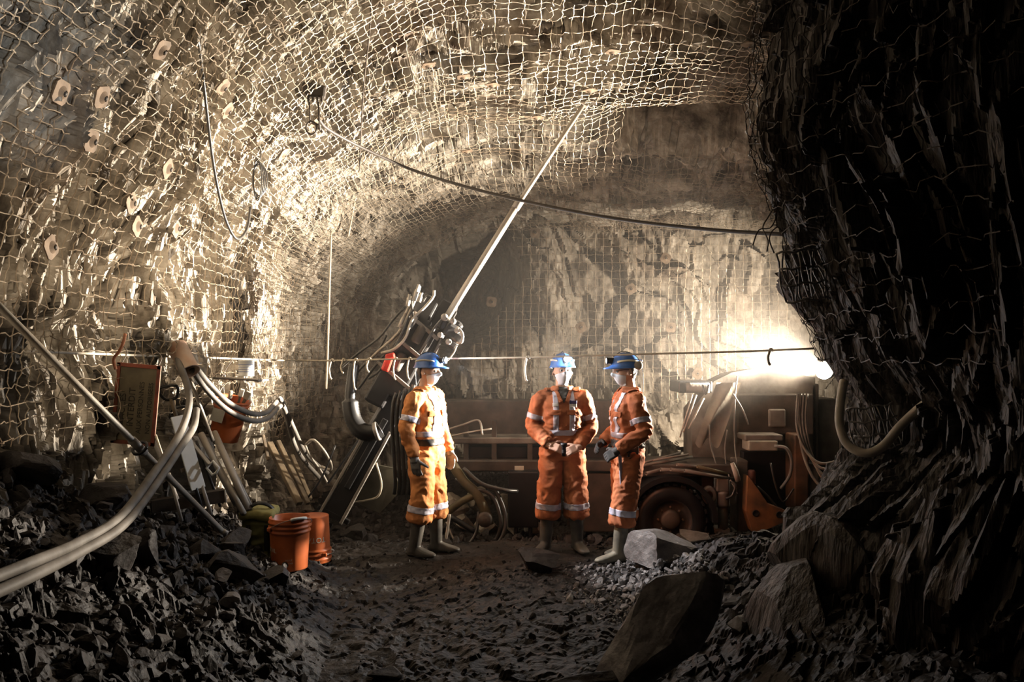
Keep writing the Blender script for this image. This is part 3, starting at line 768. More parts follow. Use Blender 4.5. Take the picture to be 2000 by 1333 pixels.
for s in (-1, 1):
    mb = MB(); mb.tube(spline([RS @ Vector((s*wS*.42, 0, hS*.48)), RS @ Vector((s*wS*.40, .05, hS*.62)), RS @ Vector((s*wS*.3-.1, .10, hS*.75))], 5), .003, 6)
    mb.build('tie_wire', M_WIRE_DARK, t)

# ---------------- buckets
def bucket(name, label, base, tilt=None, upside=False, r0=.132, r1=.152, h=.385, words=None, group=None, handle_deg=0, parts=True, bail=True):
    t = thing(name, label, 'bucket', base, 0, group)
    R = (tilt.to_matrix().to_4x4() if tilt else Matrix.Identity(4))
    if upside: R = R @ Matrix.Translation((0, 0, h)) @ Matrix.Rotation(math.pi, 4, 'X')
    rr = lambda z: r0+(r1-r0)*z/h
    prof = [(.001, .004), (r0-.01, .004), (r0, .0), (r0+.001, .006)]
    for z in (.15, .25, .262): prof.append((rr(z), z))
    for z in (.283, .318, .352): prof += [(rr(z-.012), z-.012), (rr(z)+.009, z-.004), (rr(z)+.009, z+.004), (rr(z+.01), z+.012)]
    prof += [(r1, h-.004), (r1-.002, h), (r1-.006, h-.004), (r0-.006, .012), (.001, .012)]
    b = MB().lathe(prof, 40, R).build('pail', M_ORANGE, t)
    if bail:
        hb = MB(); pts = []
        for k in range(17):
            a = math.pi*k/16; q = Vector((math.cos(a)*(r1+.010), 0, 0))+Matrix.Rotation(math.radians(handle_deg), 3, 'X') @ Vector((0, 0, math.sin(a)*(r1+.03)))
            pts.append(R @ (Matrix.Rotation(math.radians(40), 4, 'Z') @ (q+Vector((0, 0, h-.075)))))
        hb.tube(pts, .0032, 6); hd = hb.build('handle', M_STEEL, t)
        MB().tube(pts[6:11], .011, 8).build('handle_grip', M_WHITE, hd)
        for q in (pts[0], pts[-1]): MB().box(q, (.03, .03, .03), None, .006).build('handle_lug', M_ORANGE, t)
    for (w, s, z, ang) in words or ():
        o = bent_text(w, s, (lambda zz: rr(max(0, min(h, zz)))), math.radians(ang), z, M_PAPER, t)
        if upside:
            o.matrix_local = R; 
    return t
bx = at(566, 1107, 6.2)
bx.z = fh(bx.x, bx.y)-.005
bucket('bucket', 'upright open orange bucket, nearer of the two on the ground', bx, handle_deg=62, words=(('TOTAL', .045, .15, -58), ('HUILE', .018, .085, 12), ('20 LITRES', .014, .062, 12)))
bk2 = at(612, 1080, 6.9); bk2.z = fh(bk2.x, bk2.y)-.005
bucket('bucket', 'upside-down orange bucket standing behind the open one, wire handle at its foot', bk2, upside=True, r0=.126, r1=.146, handle_deg=86, words=(('TOTAL', .06, .185, 162),))
hb = at(437, 858, 7.0)
t = bucket('bucket', 'tilted orange bucket hung on the rock wall under the shelf, full of brushes', hb, tilt=Euler((.10, .26, 0)), r0=.118, r1=.142, h=.36, bail=False)
mb = MB(); Rb = Euler((.10, .26, 0)).to_matrix()
mb.tube(spline([Rb @ Vector((-.14, 0, .34)), Rb @ Vector((-.10, .02, .46)), Rb @ Vector((.02, .04, .58)), Rb @ Vector((.12, .03, .44)), Rb @ Vector((.14, 0, .34))], 5), .004, 6)
mb.build('hanging_wire', M_ROPE, t)
for i, (x, y, L, w) in enumerate(((.07, -.02, .16, .05), (.03, .05, .15, .04), (-.03, .02, .13, .03))):
    q = thing('brush', ('broad pale brush poking out of the hanging bucket', 'middle brush in the hanging bucket', 'thin brush at the back rim of the hanging bucket')[i], 'brush', hb+Rb @ Vector((x, y, .24)), 0, 'brushes in the hanging bucket')
    R2 = Rb @ Euler((.1*i, .25-.2*i, .4*i)).to_matrix()
    MB().box(R2 @ Vector((0, 0, L/2)), (w*.5, .02, L), R2, .004).build('handle', M_WOOD, q)
    MB().box(R2 @ Vector((0, 0, L+.03)), (w, .028, .07), R2, .006).build('bristles', M_ROPE, q)
q = MB(); q.box(at(425, 812, 6.80), (.10, .004, .11), Euler((.1, .30, .12)), .001); q.tube([at(430, 795, 6.81), at(438, 770, 6.85), at(436, 750, 6.95)], .003, 6)
tag(q.build('note_card', M_PAPER), 'small grey card tied on a wire at the hanging bucket', 'card')

# ---------------- wall shelf and paint can
s0 = at(470, 741, 7.0)
t = thing('wall_shelf', 'thin dusty tray wired to the rock wall, white can on it', 'shelf', s0)
MB().box((0, 0, 0), (.38, .26, .012), Euler((0, .05, 0)), .003).build('tray', M_RIGGREY, t)
mb = MB(); mb.tube(spline([(-.19, -.12, .012), (-.05, -.135, .012), (.12, -.13, .0), (.19, -.09, -.01), (.195, .12, -.01)], 5), .012, 6); mb.build('rim', M_STEEL, t)
for s in (-1, 1):
    mb = MB(); mb.tube(spline([(s*.17, .0, .0), (s*.15, .10, .10), (s*.10, .16, .19)], 4), .004, 6)
    mb.build('tie_wire', M_WIRE_DARK, t)
t = thing('paint_can', 'small white can with printed lines standing on the wall shelf', 'can', at(481, 735, 6.98))
MB().lathe([(.001, .0), (.064, 0), (.066, .005), (.064, .008), (.064, .125), (.067, .130), (.064, .136), (.056, .132), (.001, .132)], 28).build('can_body', M_WHITE, t)
for i in range(4):
    mb = MB(); mb.lathe([(.0648, .035+i*.02), (.0648, .040+i*.02)], 28); mb.build('print_line', mat('blue_print', (.25, .3, .5)), t)

# ---------------- tilted can tied to the wall
ca, cb_ = at(345, 676, 6.25), at(371, 727, 6.15); d = (cb_-ca).normalized()
M = Matrix.Translation(ca) @ d.to_track_quat('Z', 'Y').to_matrix().to_4x4(); Lc = (cb_-ca).length
t = thing('hanging_can', 'dented pale brown can tied slanting to the rock wall above the tools', 'can', (0, 0, 0))
M_CAN = mat('dented_tin', (.42, .33, .26), .6, .1, .3, 6, dirt=(.30, .14, .08))
MB().lathe([(.001, .0), (.070, 0), (.074, .008), (.072, .012), (.075, Lc*.5), (.074, Lc-.01), (.080, Lc-.004), (.078, Lc), (.066, Lc-.004), (.066, .02), (.001, .02)], 28, M).build('can_body', M_CAN, t)
MB().tube([M @ Vector(p) for p in ((-.055, -.02, .0), (-.055, -.02, -.075), (.03, -.02, -.075), (.03, -.02, .0))], .007, 6).build('handle', M_STEEL, t)

# ---------------- hoses
def hose(label, pts, r=.025, m=None, name='hose', cat='hose', group=None):
    return wire_thing(name, label, cat, pts, r, m or M_HOSE, 10, group)
hose('upper of two thick grey hoses sweeping over the rubble bank to the slanting can', [(-40, 1140, 3.0), (60, 1100, 3.3), (150, 1062, 3.8), (235, 1010, 4.3), (300, 925, 5.0), (350, 850, 5.6), (369, 795, 5.9), (366, 755, 6.0), (352, 715, 6.1), (345, 690, 6.2)])
hose('lower of two thick grey hoses sweeping over the rubble bank under the leaning pole', [(-40, 1172, 2.95), (60, 1127, 3.25), (150, 1082, 3.75), (240, 1027, 4.25), (305, 945, 4.95), (352, 875, 5.5), (378, 835, 5.85), (384, 800, 6.0)])
hose('upper pale hose sagging from the slanting can past the hanging bucket', [(378, 712, 6.25), (410, 752, 6.4), (448, 788, 6.55), (490, 808, 6.75), (520, 806, 7.0), (540, 785, 7.3), (550, 783, 7.6), (575, 840, 8.0), (600, 890, 8.3), (640, 925, 8.6)], .022)
hose('lower pale hose sagging just under its twin by the hanging bucket', [(374, 722, 6.22), (405, 764, 6.35), (445, 802, 6.5), (490, 822, 6.7), (522, 817, 6.95), (545, 795, 7.25), (556, 800, 7.5), (572, 860, 7.9), (590, 895, 8.2), (625, 935, 8.5)], .022)
hose('thin brown hose looping off the rock face right of the timber posts', [(598, 868, 8.2), (612, 860, 8.1), (632, 880, 8.1), (646, 905, 8.15), (645, 918, 8.2), (628, 912, 8.3)], .014, M_PIPE)
hose('thin looped hose beside the timber posts, inner strand', [(596, 870, 8.25), (606, 892, 8.25), (625, 918, 8.3), (640, 945, 8.35)], .012, M_PIPE)
hose('thick grey hose sagging along the roof edge at upper corner', [(60, -25, 4.3), (110, 5, 4.4), (165, 27, 4.5), (235, 38, 4.65), (300, 32, 4.85), (345, 20, 5.0), (368, 17, 5.1)], .021)
wire_thing('hanging_cable', 'long thin cable drooping from the roof hose to a low loop on the rock wall', 'cable', [(366, 16, 5.1), (378, 40, 5.15), (390, 100, 5.3), (402, 200, 5.5), (414, 300, 5.8), (427, 375, 6.0), (443, 435, 6.2), (463, 467, 6.35), (482, 448, 6.5), (489, 405, 6.6)], .0105, M_HOSEDARK)
mb = MB()
for k in range(4):
    pts = []
    for i in range(25):
        a = 2*math.pi*i/24; pts.append(at(503+(8+2.2*k)*math.cos(a)+k*1.5, 352+(40-3*k)*math.sin(a), 6.75+.02*k))
    mb.tube(pts, .006, 6, False)
mb.tube([at(508, 312, 6.8), at(512, 290, 6.9)], .005, 6)
tag(mb.build('wire_coil', M_HOSEDARK), 'dark coil of cable hung on the rock wall beside the long drooping cable', 'coil')
wire_thing('hose_on_pillar', 'pale hose hanging in a deep loop from the right rock pillar', 'hose', [(1648, 745, 4.9), (1641, 790, 4.82), (1640, 830, 4.75), (1655, 868, 4.68), (1690, 886, 4.6), (1725, 872, 4.55), (1757, 835, 4.5), (1800, 795, 4.42), (1850, 760, 4.35), (1890, 740, 4.3)], .0255, M_ROPE, 12)  # pale colour also stands in for headlamp light that misses the hose

# ---------------- cables strung across
wire_thing('slung_cable', 'thick dark cable slung diagonally under the roof to the pillar', 'cable', [(622, 232, 6.95), (640, 252, 7.1), (700, 285, 7.5), (800, 330, 7.8), (900, 362, 7.5), (1010, 390, 7.2), (1130, 415, 6.8), (1250, 434, 6.45), (1400, 450, 5.95), (1545, 459, 5.5)], .014, M_CABLE)
wire_thing('messenger_wire', 'taut thin wire stretched at head height from the left wall to the floodlight pillar', 'wire', [(50, 686, 4.4), (200, 692, 5.3), (400, 699, 6.8), (600, 705, 7.75), (720, 703, 7.55), (833, 701, 7.5), (1000, 699, 7.3), (1150, 695, 7.0), (1300, 691, 6.65), (1450, 687, 6.3), (1590, 681, 5.95)], .008, M_ROPE)
for i, (px, py, D, L) in enumerate(((645, 705, 7.68, 36), (668, 704, 7.64, 25), (692, 704, 7.60, 58), (718, 703, 7.55, 24), (770, 702, 7.53, 40), (797, 702, 7.51, 40), (1027, 700, 7.25, 45), (1502, 685, 6.17, 28))):
    lab = ('first wire hook from the rock wall on the taut head-height wire', 'short second wire hook from the rock wall on the taut wire', 'long wire hook on the taut wire above the fat black duct', 'wire hook on the taut wire before the red knob', 'wire hook on the taut wire beside the red knob',
           'last wire hook before the blue helmet of the amber-suited worker', 'lone dangling strap on the taut wire between two workers', 'small plumb tag dangling from the taut wire near the floodlight')[i]
    wire_thing('wire_hook', lab, 'hook', [(px+8, py+1, D), (px+3, py-3, D), (px, py+6, D), (px-2, py+L*.5, D), (px, py+L*.9, D), (px+3, py+L, D)], .008 if i < 6 else .010, M_ROPE, 6, 'hooks on the head-height wire', 4)
wire_thing('hanging_rope', 'straight pale rope hanging down the wall before the drill feed', 'rope', [(649, 388, 9.6), (646, 480, 9.55), (643, 580, 9.5), (640, 690, 9.4), (637, 760, 9.3)], .012, M_ROPE)
wire_thing('hanging_rope', 'short pale rope end dangling beside the taller rope under the roof band', 'rope', [(692, 395, 9.7), (687, 425, 9.65), (680, 462, 9.6)], .012, M_ROPE)
wire_thing('hanging_strand', 'long rusty strand hanging from the roof at the top of the picture', 'wire', [(726, -20, 6.4), (722, 60, 6.6), (712, 150, 7.0), (706, 240, 7.5), (702, 330, 8.0)], .007, M_WIRE_DARK, 6)
for i, pts in enumerate(([(1512, 405, 5.35), (1500, 425, 5.3), (1490, 445, 5.25), (1500, 470, 5.2), (1498, 492, 5.2)], [(1518, 420, 5.3), (1505, 445, 5.25), (1482, 450, 5.2), (1470, 480, 5.2)], [(1524, 440, 5.3), (1508, 452, 5.22), (1503, 470, 5.2), (1512, 495, 5.2)])):
    wire_thing('loose_wire', ('curled loose wire end sticking off the pillar edge, upper one', 'forked loose wire end sticking farthest off the pillar edge', 'shortest loose wire end on the pillar edge above the mesh basket')[i], 'wire', pts, .0045, M_WIRE_DARK, 6)
# roof bracket
t = thing('roof_bracket', 'dark toothed steel bracket hung under the roof mesh with a hook chain', 'bracket', at(613, 178, 6.9))
mb = MB(); mb.box((0, 0, 0), (.20, .10, .11), Euler((.1, .12, .2)), .02)
for k in range(5): mb.box((-.075+k*.037, -.03, -.075), (.018, .02, .05), None, .003)
mb.build('plate', M_CABLE, t)
mb = MB(); mb.tube([(-.04, 0, -.09), (-.035, 0, -.22), (-.03, 0, -.27)], .007, 6); mb.tube([(.035, 0, -.09), (.045, 0, -.25), (.05, 0, -.33)], .008, 6)
mb.tube([Vector((-.02+.045*math.cos(a), 0, -.31+.055*math.sin(a))) for a in np.linspace(0, 2*math.pi, 17)], .008, 6, False)
mb.build('hook_chain', M_CABLE, t)

# ---------------- long poles, pipes, tools leaning on the left wall
def pole(name, label, cat, a, b, r, m, n=12, group=None, extra=None):
    A, B = at(*a), at(*b); mb = MB(); mb.tube([A, A*.5+B*.5, B], r, n)
    o = mb.build(name, m); tag(o, label, cat, group); return o
A, B = at(-25, 575, 4.0), at(434, 1038, 5.75)
t = thing('long_pole', 'long grey pole leaning down across the hoses with a collar midway', 'pole', B)
MB().tube([A-B, (A-B)*.5, Vector((0, 0, 0))], .019, 12).build('shaft', M_PIPE, t)
d = (A-B).normalized(); k = (A-B)*.445
MB().tube([k-d*.07, k+d*.07], .026, 12).build('collar', M_STEEL, t)
mr = Matrix.Translation(k-d*.02) @ d.to_track_quat('Z', 'Y').to_matrix().to_4x4()
MB().tube([mr @ Vector((.045*math.cos(a), .045*math.sin(a), 0)) for a in np.linspace(0, 2*math.pi, 17)], .010, 6, False).build('ring', M_BLACK, t)
MB().tube([Vector((0, 0, 0)), Vector((.035, 0, -.02))], .022, 8).build('tip', M_STEEL, t)
BARS = [  # label, top, foot, radius, material
 ('thick grey pipe leaning on the wall, first behind the white-gripped tool', (392, 848, 6.55), (462, 985, 6.3), .027, M_PIPE),
 ('thick grey pipe leaning on the wall just under the hanging bucket', (418, 845, 6.6), (486, 998, 6.25), .027, M_PIPE),
 ('dusty pipe lying along the middle of the leaning bundle', (405, 870, 6.6), (476, 1004, 6.2), .023, M_PIPE),
 ('slim steel rod at the outer edge of the leaning pipe bundle', (432, 870, 6.7), (490, 990, 6.4), .016, M_STEEL),
 ('long thin rod rising from the pipe bundle to the slanting can', (368, 732, 6.3), (416, 862, 6.45), .014, M_PIPE),
 ('dark bar leaning left of the white board', (300, 862, 5.9), (346, 975, 5.7), .014, M_STEEL),
 ('thin pale stick leaning beside the sign foot', (304, 850, 5.75), (322, 903, 5.65), .007, M_ROPE),
 ('rusty bar standing in the rubble behind the long pole', (330, 925, 5.75), (355, 1018, 5.6), .011, M_STEEL),
 ('black bar leaning right beside the white board', (358, 870, 6.2), (396, 1000, 5.95), .013, M_BLACK),
 ('steel bar with chisel end leaning next to the black bar', (372, 880, 6.25), (412, 1005, 5.95), .015, M_STEEL),
 ('thin dark rod behind the pale gripped tool', (384, 862, 6.4), (430, 990, 6.15), .010, M_BLACK)]
for lab, a, b, r, m in BARS: pole('leaning_pipe' if r > .02 else 'leaning_bar', lab, 'pipe' if r > .02 else 'bar', a, b, r, m, 12, 'pipes and bars leaning on the rock wall')
def shovel(label, a, b, grip_top=True, m=M_BLACK):
    A, B = at(*a), at(*b); t = thing('shovel', label, 'shovel', B); d = (A-B); L = d.length; dn = d.normalized()
    side = Vector((math.cos(.3), math.sin(.3), 0)); side = (side-dn*side.dot(dn)).normalized()
    MB().tube([dn*.16, d*.5, d-dn*.10], .015, 10).build('shaft', M_WOOD, t)
    k = d
    MB().tube(spline([d-dn*.11, d-dn*.09+side*.045, d+side*.062, d-side*.062, d-dn*.09-side*.045, d-dn*.11], 4), .011, 8).build('grip', m, t)
    R = Matrix((side, dn, side.cross(dn))).transposed(); mb = MB(); V = []; n = 9
    for i, (y, hw) in enumerate(((.20, .075), (.14, .105), (.02, .11), (-.06, .075), (-.10, .02))):
        for q in range(n):
            u = -1+2*q/(n-1); V.append(R @ Vector((hw*u, y, .035*u*u)))
    for lay in (0, 1):
        pass
    F2 = [[i*n+q, i*n+q+1, (i+1)*n+q+1, (i+1)*n+q] for i in range(4) for q in range(n-1)]
    o_ = len(V); V2 = V+[v+R @ Vector((0, 0, -.006)) for v in V]; mb.add(V2, F2+[[j+o_ for j in f[::-1]] for f in F2], True); mb.build('blade', M_STEEL, t)
shovel('shovel with a square black grip leaning beside the sign', (327, 757, 6.0), (372, 905, 6.35))
shovel('shovel leaning behind the first one, grip almost hidden by the hoses', (345, 800, 6.3), (398, 940, 6.4))
A, B = at(366, 855, 6.2), at(410, 908, 6.1)
t = thing('scaling_tool', 'flat pale bar with a square white grip end amid the leaning tools', 'tool', B)
MB().beam(A-B, Vector((0, 0, 0)), .035, .012, bev=.003).build('shaft', M_PIPE, t)
d = (B-A).normalized(); sd = d.cross(Vector((0, 1, 0))).normalized()
MB().tube([Vector((0, 0, 0))+sd*.035, d*.075+sd*.035, d*.085, d*.075-sd*.035, -sd*.035], .010, 6, False, True).build('grip', M_WHITE, t)
wb = thing('white_board', 'bright white sheet leaning on the wall behind the bars', 'board', at(362, 960, 5.95))
mb = MB(); mb.box((-.02, .1, .27), (.115, .012, .56), Euler((-.25, -.15, .95)), .003); mb.build('sheet', M_WHITE, wb)
mb = MB(); mb.box((-.02, .085, .15), (.12, .02, .03), Euler((-.25, -.15, .95)), .003); mb.build('batten', M_WOOD, wb)
pp = thing('square_pipe', 'rusty square pipe lying at the foot of the leaning tools, open end out', 'pipe', at(438, 968, 6.15))
A = at(295, 990, 5.9)-at(438, 968, 6.15)
mb = MB(); dn = -A.normalized(); s1 = dn.cross(Vector((0, 0, 1))).normalized(); s2 = s1.cross(dn)
for a, b in ((s1, s2), (-s1, s2), (s2, s1), (-s2, s1)): mb.beam(A+a*.042, a*.042, .008 if a in (s1, -s1) else .09, .09 if a in (s1, -s1) else .008)
mb.build('tube', M_RIGDARK, pp)
mb = MB(); mb.tube([(s1*x+s2*y)*.046 for x, y in ((-1, -1), (1, -1), (1, 1), (-1, 1))], .006, 4, False, True); mb.build('end_frame', M_PIPE, pp)
for lab, a, b, w in (('thick timber post leaning on the wall behind the buckets', (526, 866, 8.35), (585, 985, 7.9), .062), ('pale-edged timber post leaning next to the thick post', (543, 862, 8.4), (602, 985, 7.95), .045), ('short slim timber stake leaning right of the posts', (570, 890, 8.5), (606, 975, 8.15), .04),
                     ('thin dark lath leaning left of the timber posts', (514, 850, 8.2), (524, 900, 8.1), .03)):
    A, B = at(*a), at(*b); mb = MB(); mb.beam(A, B, w, w*.8, bev=.006); tag(mb.build('timber_post', M_WOOD), lab, 'post', 'timber posts behind the buckets')
# orange ribbon on the wall
mb = MB(); mb.tube(spline([at(245, 652, 5.15), at(240, 672, 5.12), at(232, 688, 5.1), at(222, 702, 5.08), at(226, 722, 5.08)], 5), [(.010, .003)]*21, 6); tag(mb.build('marker_ribbon', mat('faded_orange', (.42, .16, .075), .8)), 'faded orange marker ribbon tied on the mesh above the sign', 'ribbon')
# ---------------- olive rucksack
gb = at(511, 1068, 6.35); gb.z = fh(gb.x, gb.y)-.01
t = thing('rucksack', 'olive green rucksack standing behind the open bucket', 'bag', gb)
M_OLIVE = mat('olive_canvas', (.16, .15, .045), .8, 0, .4, 7, dirt=(.06, .06, .03), bump=.3)
mb = MB(); mb.box((0, 0, .17), (.27, .20, .36), None, .05); mb.box((0, .0, .34), (.23, .18, .12), None, .05); V, Fc, N = remeshed(mb, .012, 4) ; V = folds(V, N, 611, .9); np_obj('sack', V, Fc, M_OLIVE, t, True)
mb = MB(); mb.box((-.01, -.02, .375), (.26, .22, .08), Euler((.12, .05, 0)), .03); V, Fc, N = remeshed(mb, .010, 3); V = folds(V, N, 612, .8); np_obj('top_flap', V, Fc, mat('pale_olive', (.30, .27, .10), .8, 0, .3, 7, bump=.2), t, True)
mb = MB(); mb.tube(spline([(-.10, -.06, .40), (.0, -.08, .46), (.10, -.04, .41), (.15, -.02, .25)], 5), [(.018, .005)]*16, 6); mb.build('strap', M_BLACK, t)
for s in (-1, 1): MB().box((s*.07, -.118, .2), (.03, .012, .2), None, .003).build('side_strap', M_BLACK, t)

# ---------------- face plates bolted over the mesh
M_PL = M_RUSTPLATE
def bolt_plate(base, nrm, size, label, group, rnd):
    t = thing('bolt_plate', label, 'bolt plate', base, 0, group)
    n = Vector(nrm).normalized(); M = n.to_track_quat('Z', 'Y').to_matrix() @ Matrix.Rotation(rnd, 3, 'Z')
    mb = MB(); V = []; n_ = 16
    hs = size/2
    for z in (0, .008):
        for k in range(n_):
            a = 2*math.pi*(k+.5)/n_; c, s = math.cos(a), math.sin(a); f = 1/max(abs(c), abs(s)); V.append(M @ Vector((hs*c*f, hs*s*f, z)))
        for k in range(n_):
            a = 2*math.pi*(k+.5)/n_; V.append(M @ Vector((.30*size*math.cos(a), .30*size*math.sin(a), z+.006)))
        for k in range(n_):
            a = 2*math.pi*(k+.5)/n_; V.append(M @ Vector((.14*size*math.cos(a), .14*size*math.sin(a), z+.022)))
    Fc = []
    for L in (0, 1):
        o_ = L*3*n_
        for r in (0, 1):
            for k in range(n_):
                k2 = (k+1) % n_; f = [o_+r*n_+k, o_+r*n_+k2, o_+(r+1)*n_+k2, o_+(r+1)*n_+k]; Fc.append(f if L else f[::-1])
    for k in range(n_): k2 = (k+1) % n_; Fc.append([k, k2, 3*n_+k2, 3*n_+k]); Fc.append([2*n_+k2, 2*n_+k, 5*n_+k, 5*n_+k2])
    mb.add(V, Fc); p = mb.build('plate', M_PL, t)
    MB().tube([M @ Vector((0, 0, .0)), M @ Vector((0, 0, .034))], .014*size/.15, 6).build('bolt', M_CABLE, t)
PLATES = [(118, 175), (200, 185), (258, 400), (345, 450), (438, 170), (318, 95), (100, 480), (270, 445), (302, 585), (525, 425), (622, 240), (330, 330), (447, 215), (180, 270), (560, 300)]
def on_tunnel(px, py):
    """where the ray through a picture point meets the wire screen"""
    best = None
    u = np.linspace(.09, .75, 500); y = np.linspace(3.6, 11.2, 420); Ug, Yg2 = np.meshgrid(u, y, indexing='ij')
    return Ug.ravel(), Yg2.ravel()
UG, YG = on_tunnel(0, 0); TP, TN = tunnel(UG, YG, False); TX = CX+TP[:, 0]/TP[:, 1]*F; TY = CY-(TP[:, 2]-H)/TP[:, 1]*F
PLACE = {}
def screen_hit(px, py):
    d = (TX-px)**2+(TY-py)**2; m = d < 64
    if not m.any(): i = int(np.argmin(d))
    else:
        idx = np.where(m)[0]; i = int(idx[np.argmin(TP[idx, 1])])
    return TP[i], TN[i]
def plate_label(px, py):
    return None
LABS = {(118, 175): 'tall rusty bolt plate highest on the near rock wall', (200, 185): 'tan bolt plate with a ring bolt beside the tall rusty plate', (258, 400): 'bolt plate low on the near wall left of its pale twin', (345, 450): 'pale bolt plate on the wall above the sign and can',
        (438, 170): 'pale bolt plate just right of the long drooping cable', (318, 95): 'bolt plate under the sagging roof hose', (100, 480): 'bolt plate low at the outer edge of the near wall', (270, 445): 'bolt plate in the pale strip of wall above the sign', (302, 585): 'bolt plate directly over the slanting can',
        (525, 425): 'bolt plate right of the dark cable coil', (622, 240): 'bolt plate beside the roof bracket hook', (330, 330): 'bolt plate halfway up the wall left of the drooping cable', (447, 215): 'bolt plate right of the drooping cable, lower of two', (180, 270): 'bolt plate in dark rock under the tan ring plate', (560, 300): 'bolt plate at the rim of the dark roof hollow'}
for i, (px, py) in enumerate(PLATES):
    p, n = screen_hit(px, py); bolt_plate(Vector(p)+Vector(n)*.01, n, .12, LABS[(px, py)], 'bolt plates on the rock wall', i*.37)
ROOFP = [(905, 155, 'bolt plate near the top of the roof band, left of centre'), (965, 170, 'bright bolt plate in the middle of the roof'), (1155, 180, 'bolt plate at the tip of the long drill pole'), (1200, 105, 'dark folded bolt plate high on the roof'), (915, 300, 'bolt plate on the lower roof band above the slung cable'),
         (1050, 235, 'bolt plate left of the pole below the roof lip'), (1465, 90, 'bolt plate on the roof close to the pillar'), (840, 130, 'bolt plate in the shadow at the top of the roof'), (1475, 407, 'bright bolt plate on the lower roof band near the pillar'), (1213, 405, 'bolt plate on the lower roof band just over the slung cable')]
for i, (px, py, lab) in enumerate(ROOFP):
    p, n = screen_hit(px, py); bolt_plate(Vector(p)+Vector(n)*.01, n, .12, lab, 'bolt plates on the roof', i*.41)
for i, (px, py, lab) in enumerate(((1045, 455, 'bolt plate high on the end wall right of the drill pole'), (1232, 565, 'bolt plate in the middle of the end wall screen'), (1300, 505, 'small bolt plate on the end wall above the side-on worker'), (1310, 640, 'bolt plate on the end wall right of the side-on worker'), (1135, 640, 'bolt plate on the end wall above the blazing headlamp'), (1362, 730, 'bolt plate low on the end wall by the machine hood'), (960, 590, 'bolt plate at the edge of the end wall screen'))):
    D = 11.5; q = at(px, py, D); q.y = float(bk(np.array([q.x]), np.array([q.z]))[0, 1])-.02; q = at(px, py, q.y)
    bolt_plate(q, (.1, -1, 0), .14, lab, 'bolt plates on the end wall', i*.5)

# ---------------- bent mesh baskets on the pillar
def basket(label, o_, ux, uz, nx, nz, w, h, r=.006):
    mb = MB()
    for i in range(nx+1):
        pts = [o_+ux*(w*i/nx)+uz*(h*k/6)+Vector((.01*math.sin(i*2.1+k), -.05*math.sin(math.pi*i/nx)-.02*math.cos(k*1.1+i), 0)) for k in range(7)]; mb.tube(pts, r, 5)
    for k in range(nz+1):
        pts = [o_+ux*(w*i/8)+uz*(h*k/nz)+Vector((0, -.05*math.sin(math.pi*i/8)-.012, .008*math.sin(i*1.7+k))) for i in range(9)]; mb.tube(pts, r*1.15, 5)
    return tag(mb.build('mesh_basket', M_STEEL), label, 'mesh')
basket('bent panel of heavy mesh jutting from the pillar above the floodlight', at(1514, 497, 4.75), Vector((.98, .1, .12)), Vector((.22, 0, -.97)), 9, 3, .27, .29)
basket('torn panel of heavy mesh on the pillar behind the hanging hose loop', at(1650, 800, 4.75), Vector((.93, -.25, .16)), Vector((.28, 0, -.95)), 8, 3, .26, .25, .0045)
# ================================================================== THE DRILL FEED
F0, F1 = at(648, 1012, 7.75), at(872, 600, 8.15)
fd_ = (F1-F0).normalized(); fs = fd_.cross(Vector((0, 1, 0))).normalized(); fn = fs.cross(fd_)
if fs.x < 0: fs = -fs
def fp(t, s=0.0, n=0.0): return F0+(F1-F0)*t+fs*s-Vector((0, 1, 0))*n-F0      # along, across (picture right), towards the viewer
feed = thing('drill_feed', 'dark hydraulic drill feed slanting up behind the amber-suited worker, pole braced on the roof', 'drill', F0)
RF = Matrix((fs, fd_, fs.cross(fd_))).transposed()
def fbeam(a, b, w, h, m, name, parent=feed, bev=.006):
    mb = MB(); mb.beam(a, b, w, h, up=(0, 1, 0), bev=bev); return mb.build(name, m, parent)
fbeam(fp(.0, .0), fp(1.02, .02), .17, .12, M_BLACK, 'feed_beam')
fbeam(fp(-.02, -.115, .05), fp(.98, -.075, .05), .030, .05, M_STEEL, 'rail'); fbeam(fp(.0, .105, .05), fp(.42, .105, .05), .030, .05, M_STEEL, 'rail')
fbeam(fp(.40, .09, .04), fp(1.0, .10, .04), .045, .06, M_BLACK, 'rail')
MB().beam(fp(.02, -.16, .04), fp(.02, .17, .04), .05, .05, bev=.01).beam(fp(-.02, .0, .0), fp(-.10, .0, .0), .07, .07, bev=.01).build('foot_plate', M_BLACK, feed)
fbeam(fp(.14, .0, .08), fp(.46, .01, .08), .055, .05, M_RUBBER, 'feed_cylinder')
# rock drill carriage with its hoses, upper half
mb = MB()
for t_, w, L, s in ((.62, .20, .26, -.16), (.80, .24, .22, -.16), (.92, .20, .14, -.17), (.72, .16, .34, -.03)):
    mb.beam(fp(t_-L/2, s, .06), fp(t_+L/2, s, .06), w, .20, up=(0, 1, 0), bev=.02)
mb.build('carriage', M_BLACK, feed)
mb = MB()
for t_ in (.66, .79, .90): mb.beam(fp(t_, -.30, .18), fp(t_-.04, .10, .18), .045, .035, bev=.006)
mb.build('clamp_plate', M_RIGGREY, feed)
mb = MB()
for t_, s in ((.70, -.13), (.84, -.09), (.77, -.24), (.88, -.22)):
    Mx = Matrix.Translation(fp(t_, s, .17)) @ fd_.to_track_quat('Z', 'Y').to_matrix().to_4x4(); mb.lathe([(.001, -.09), (.04, -.09), (.05, -.07), (.05, .07), (.036, .09), (.001, .09)], 14, Mx)
mb.build('accumulator', M_RIGDARK, feed)
def sub(pts, r, m, name, n=8, parent=feed, seg=5):
    mb = MB(); mb.tube([p-F0 for p in img(pts, seg)], r, n); return mb.build(name, m, parent)
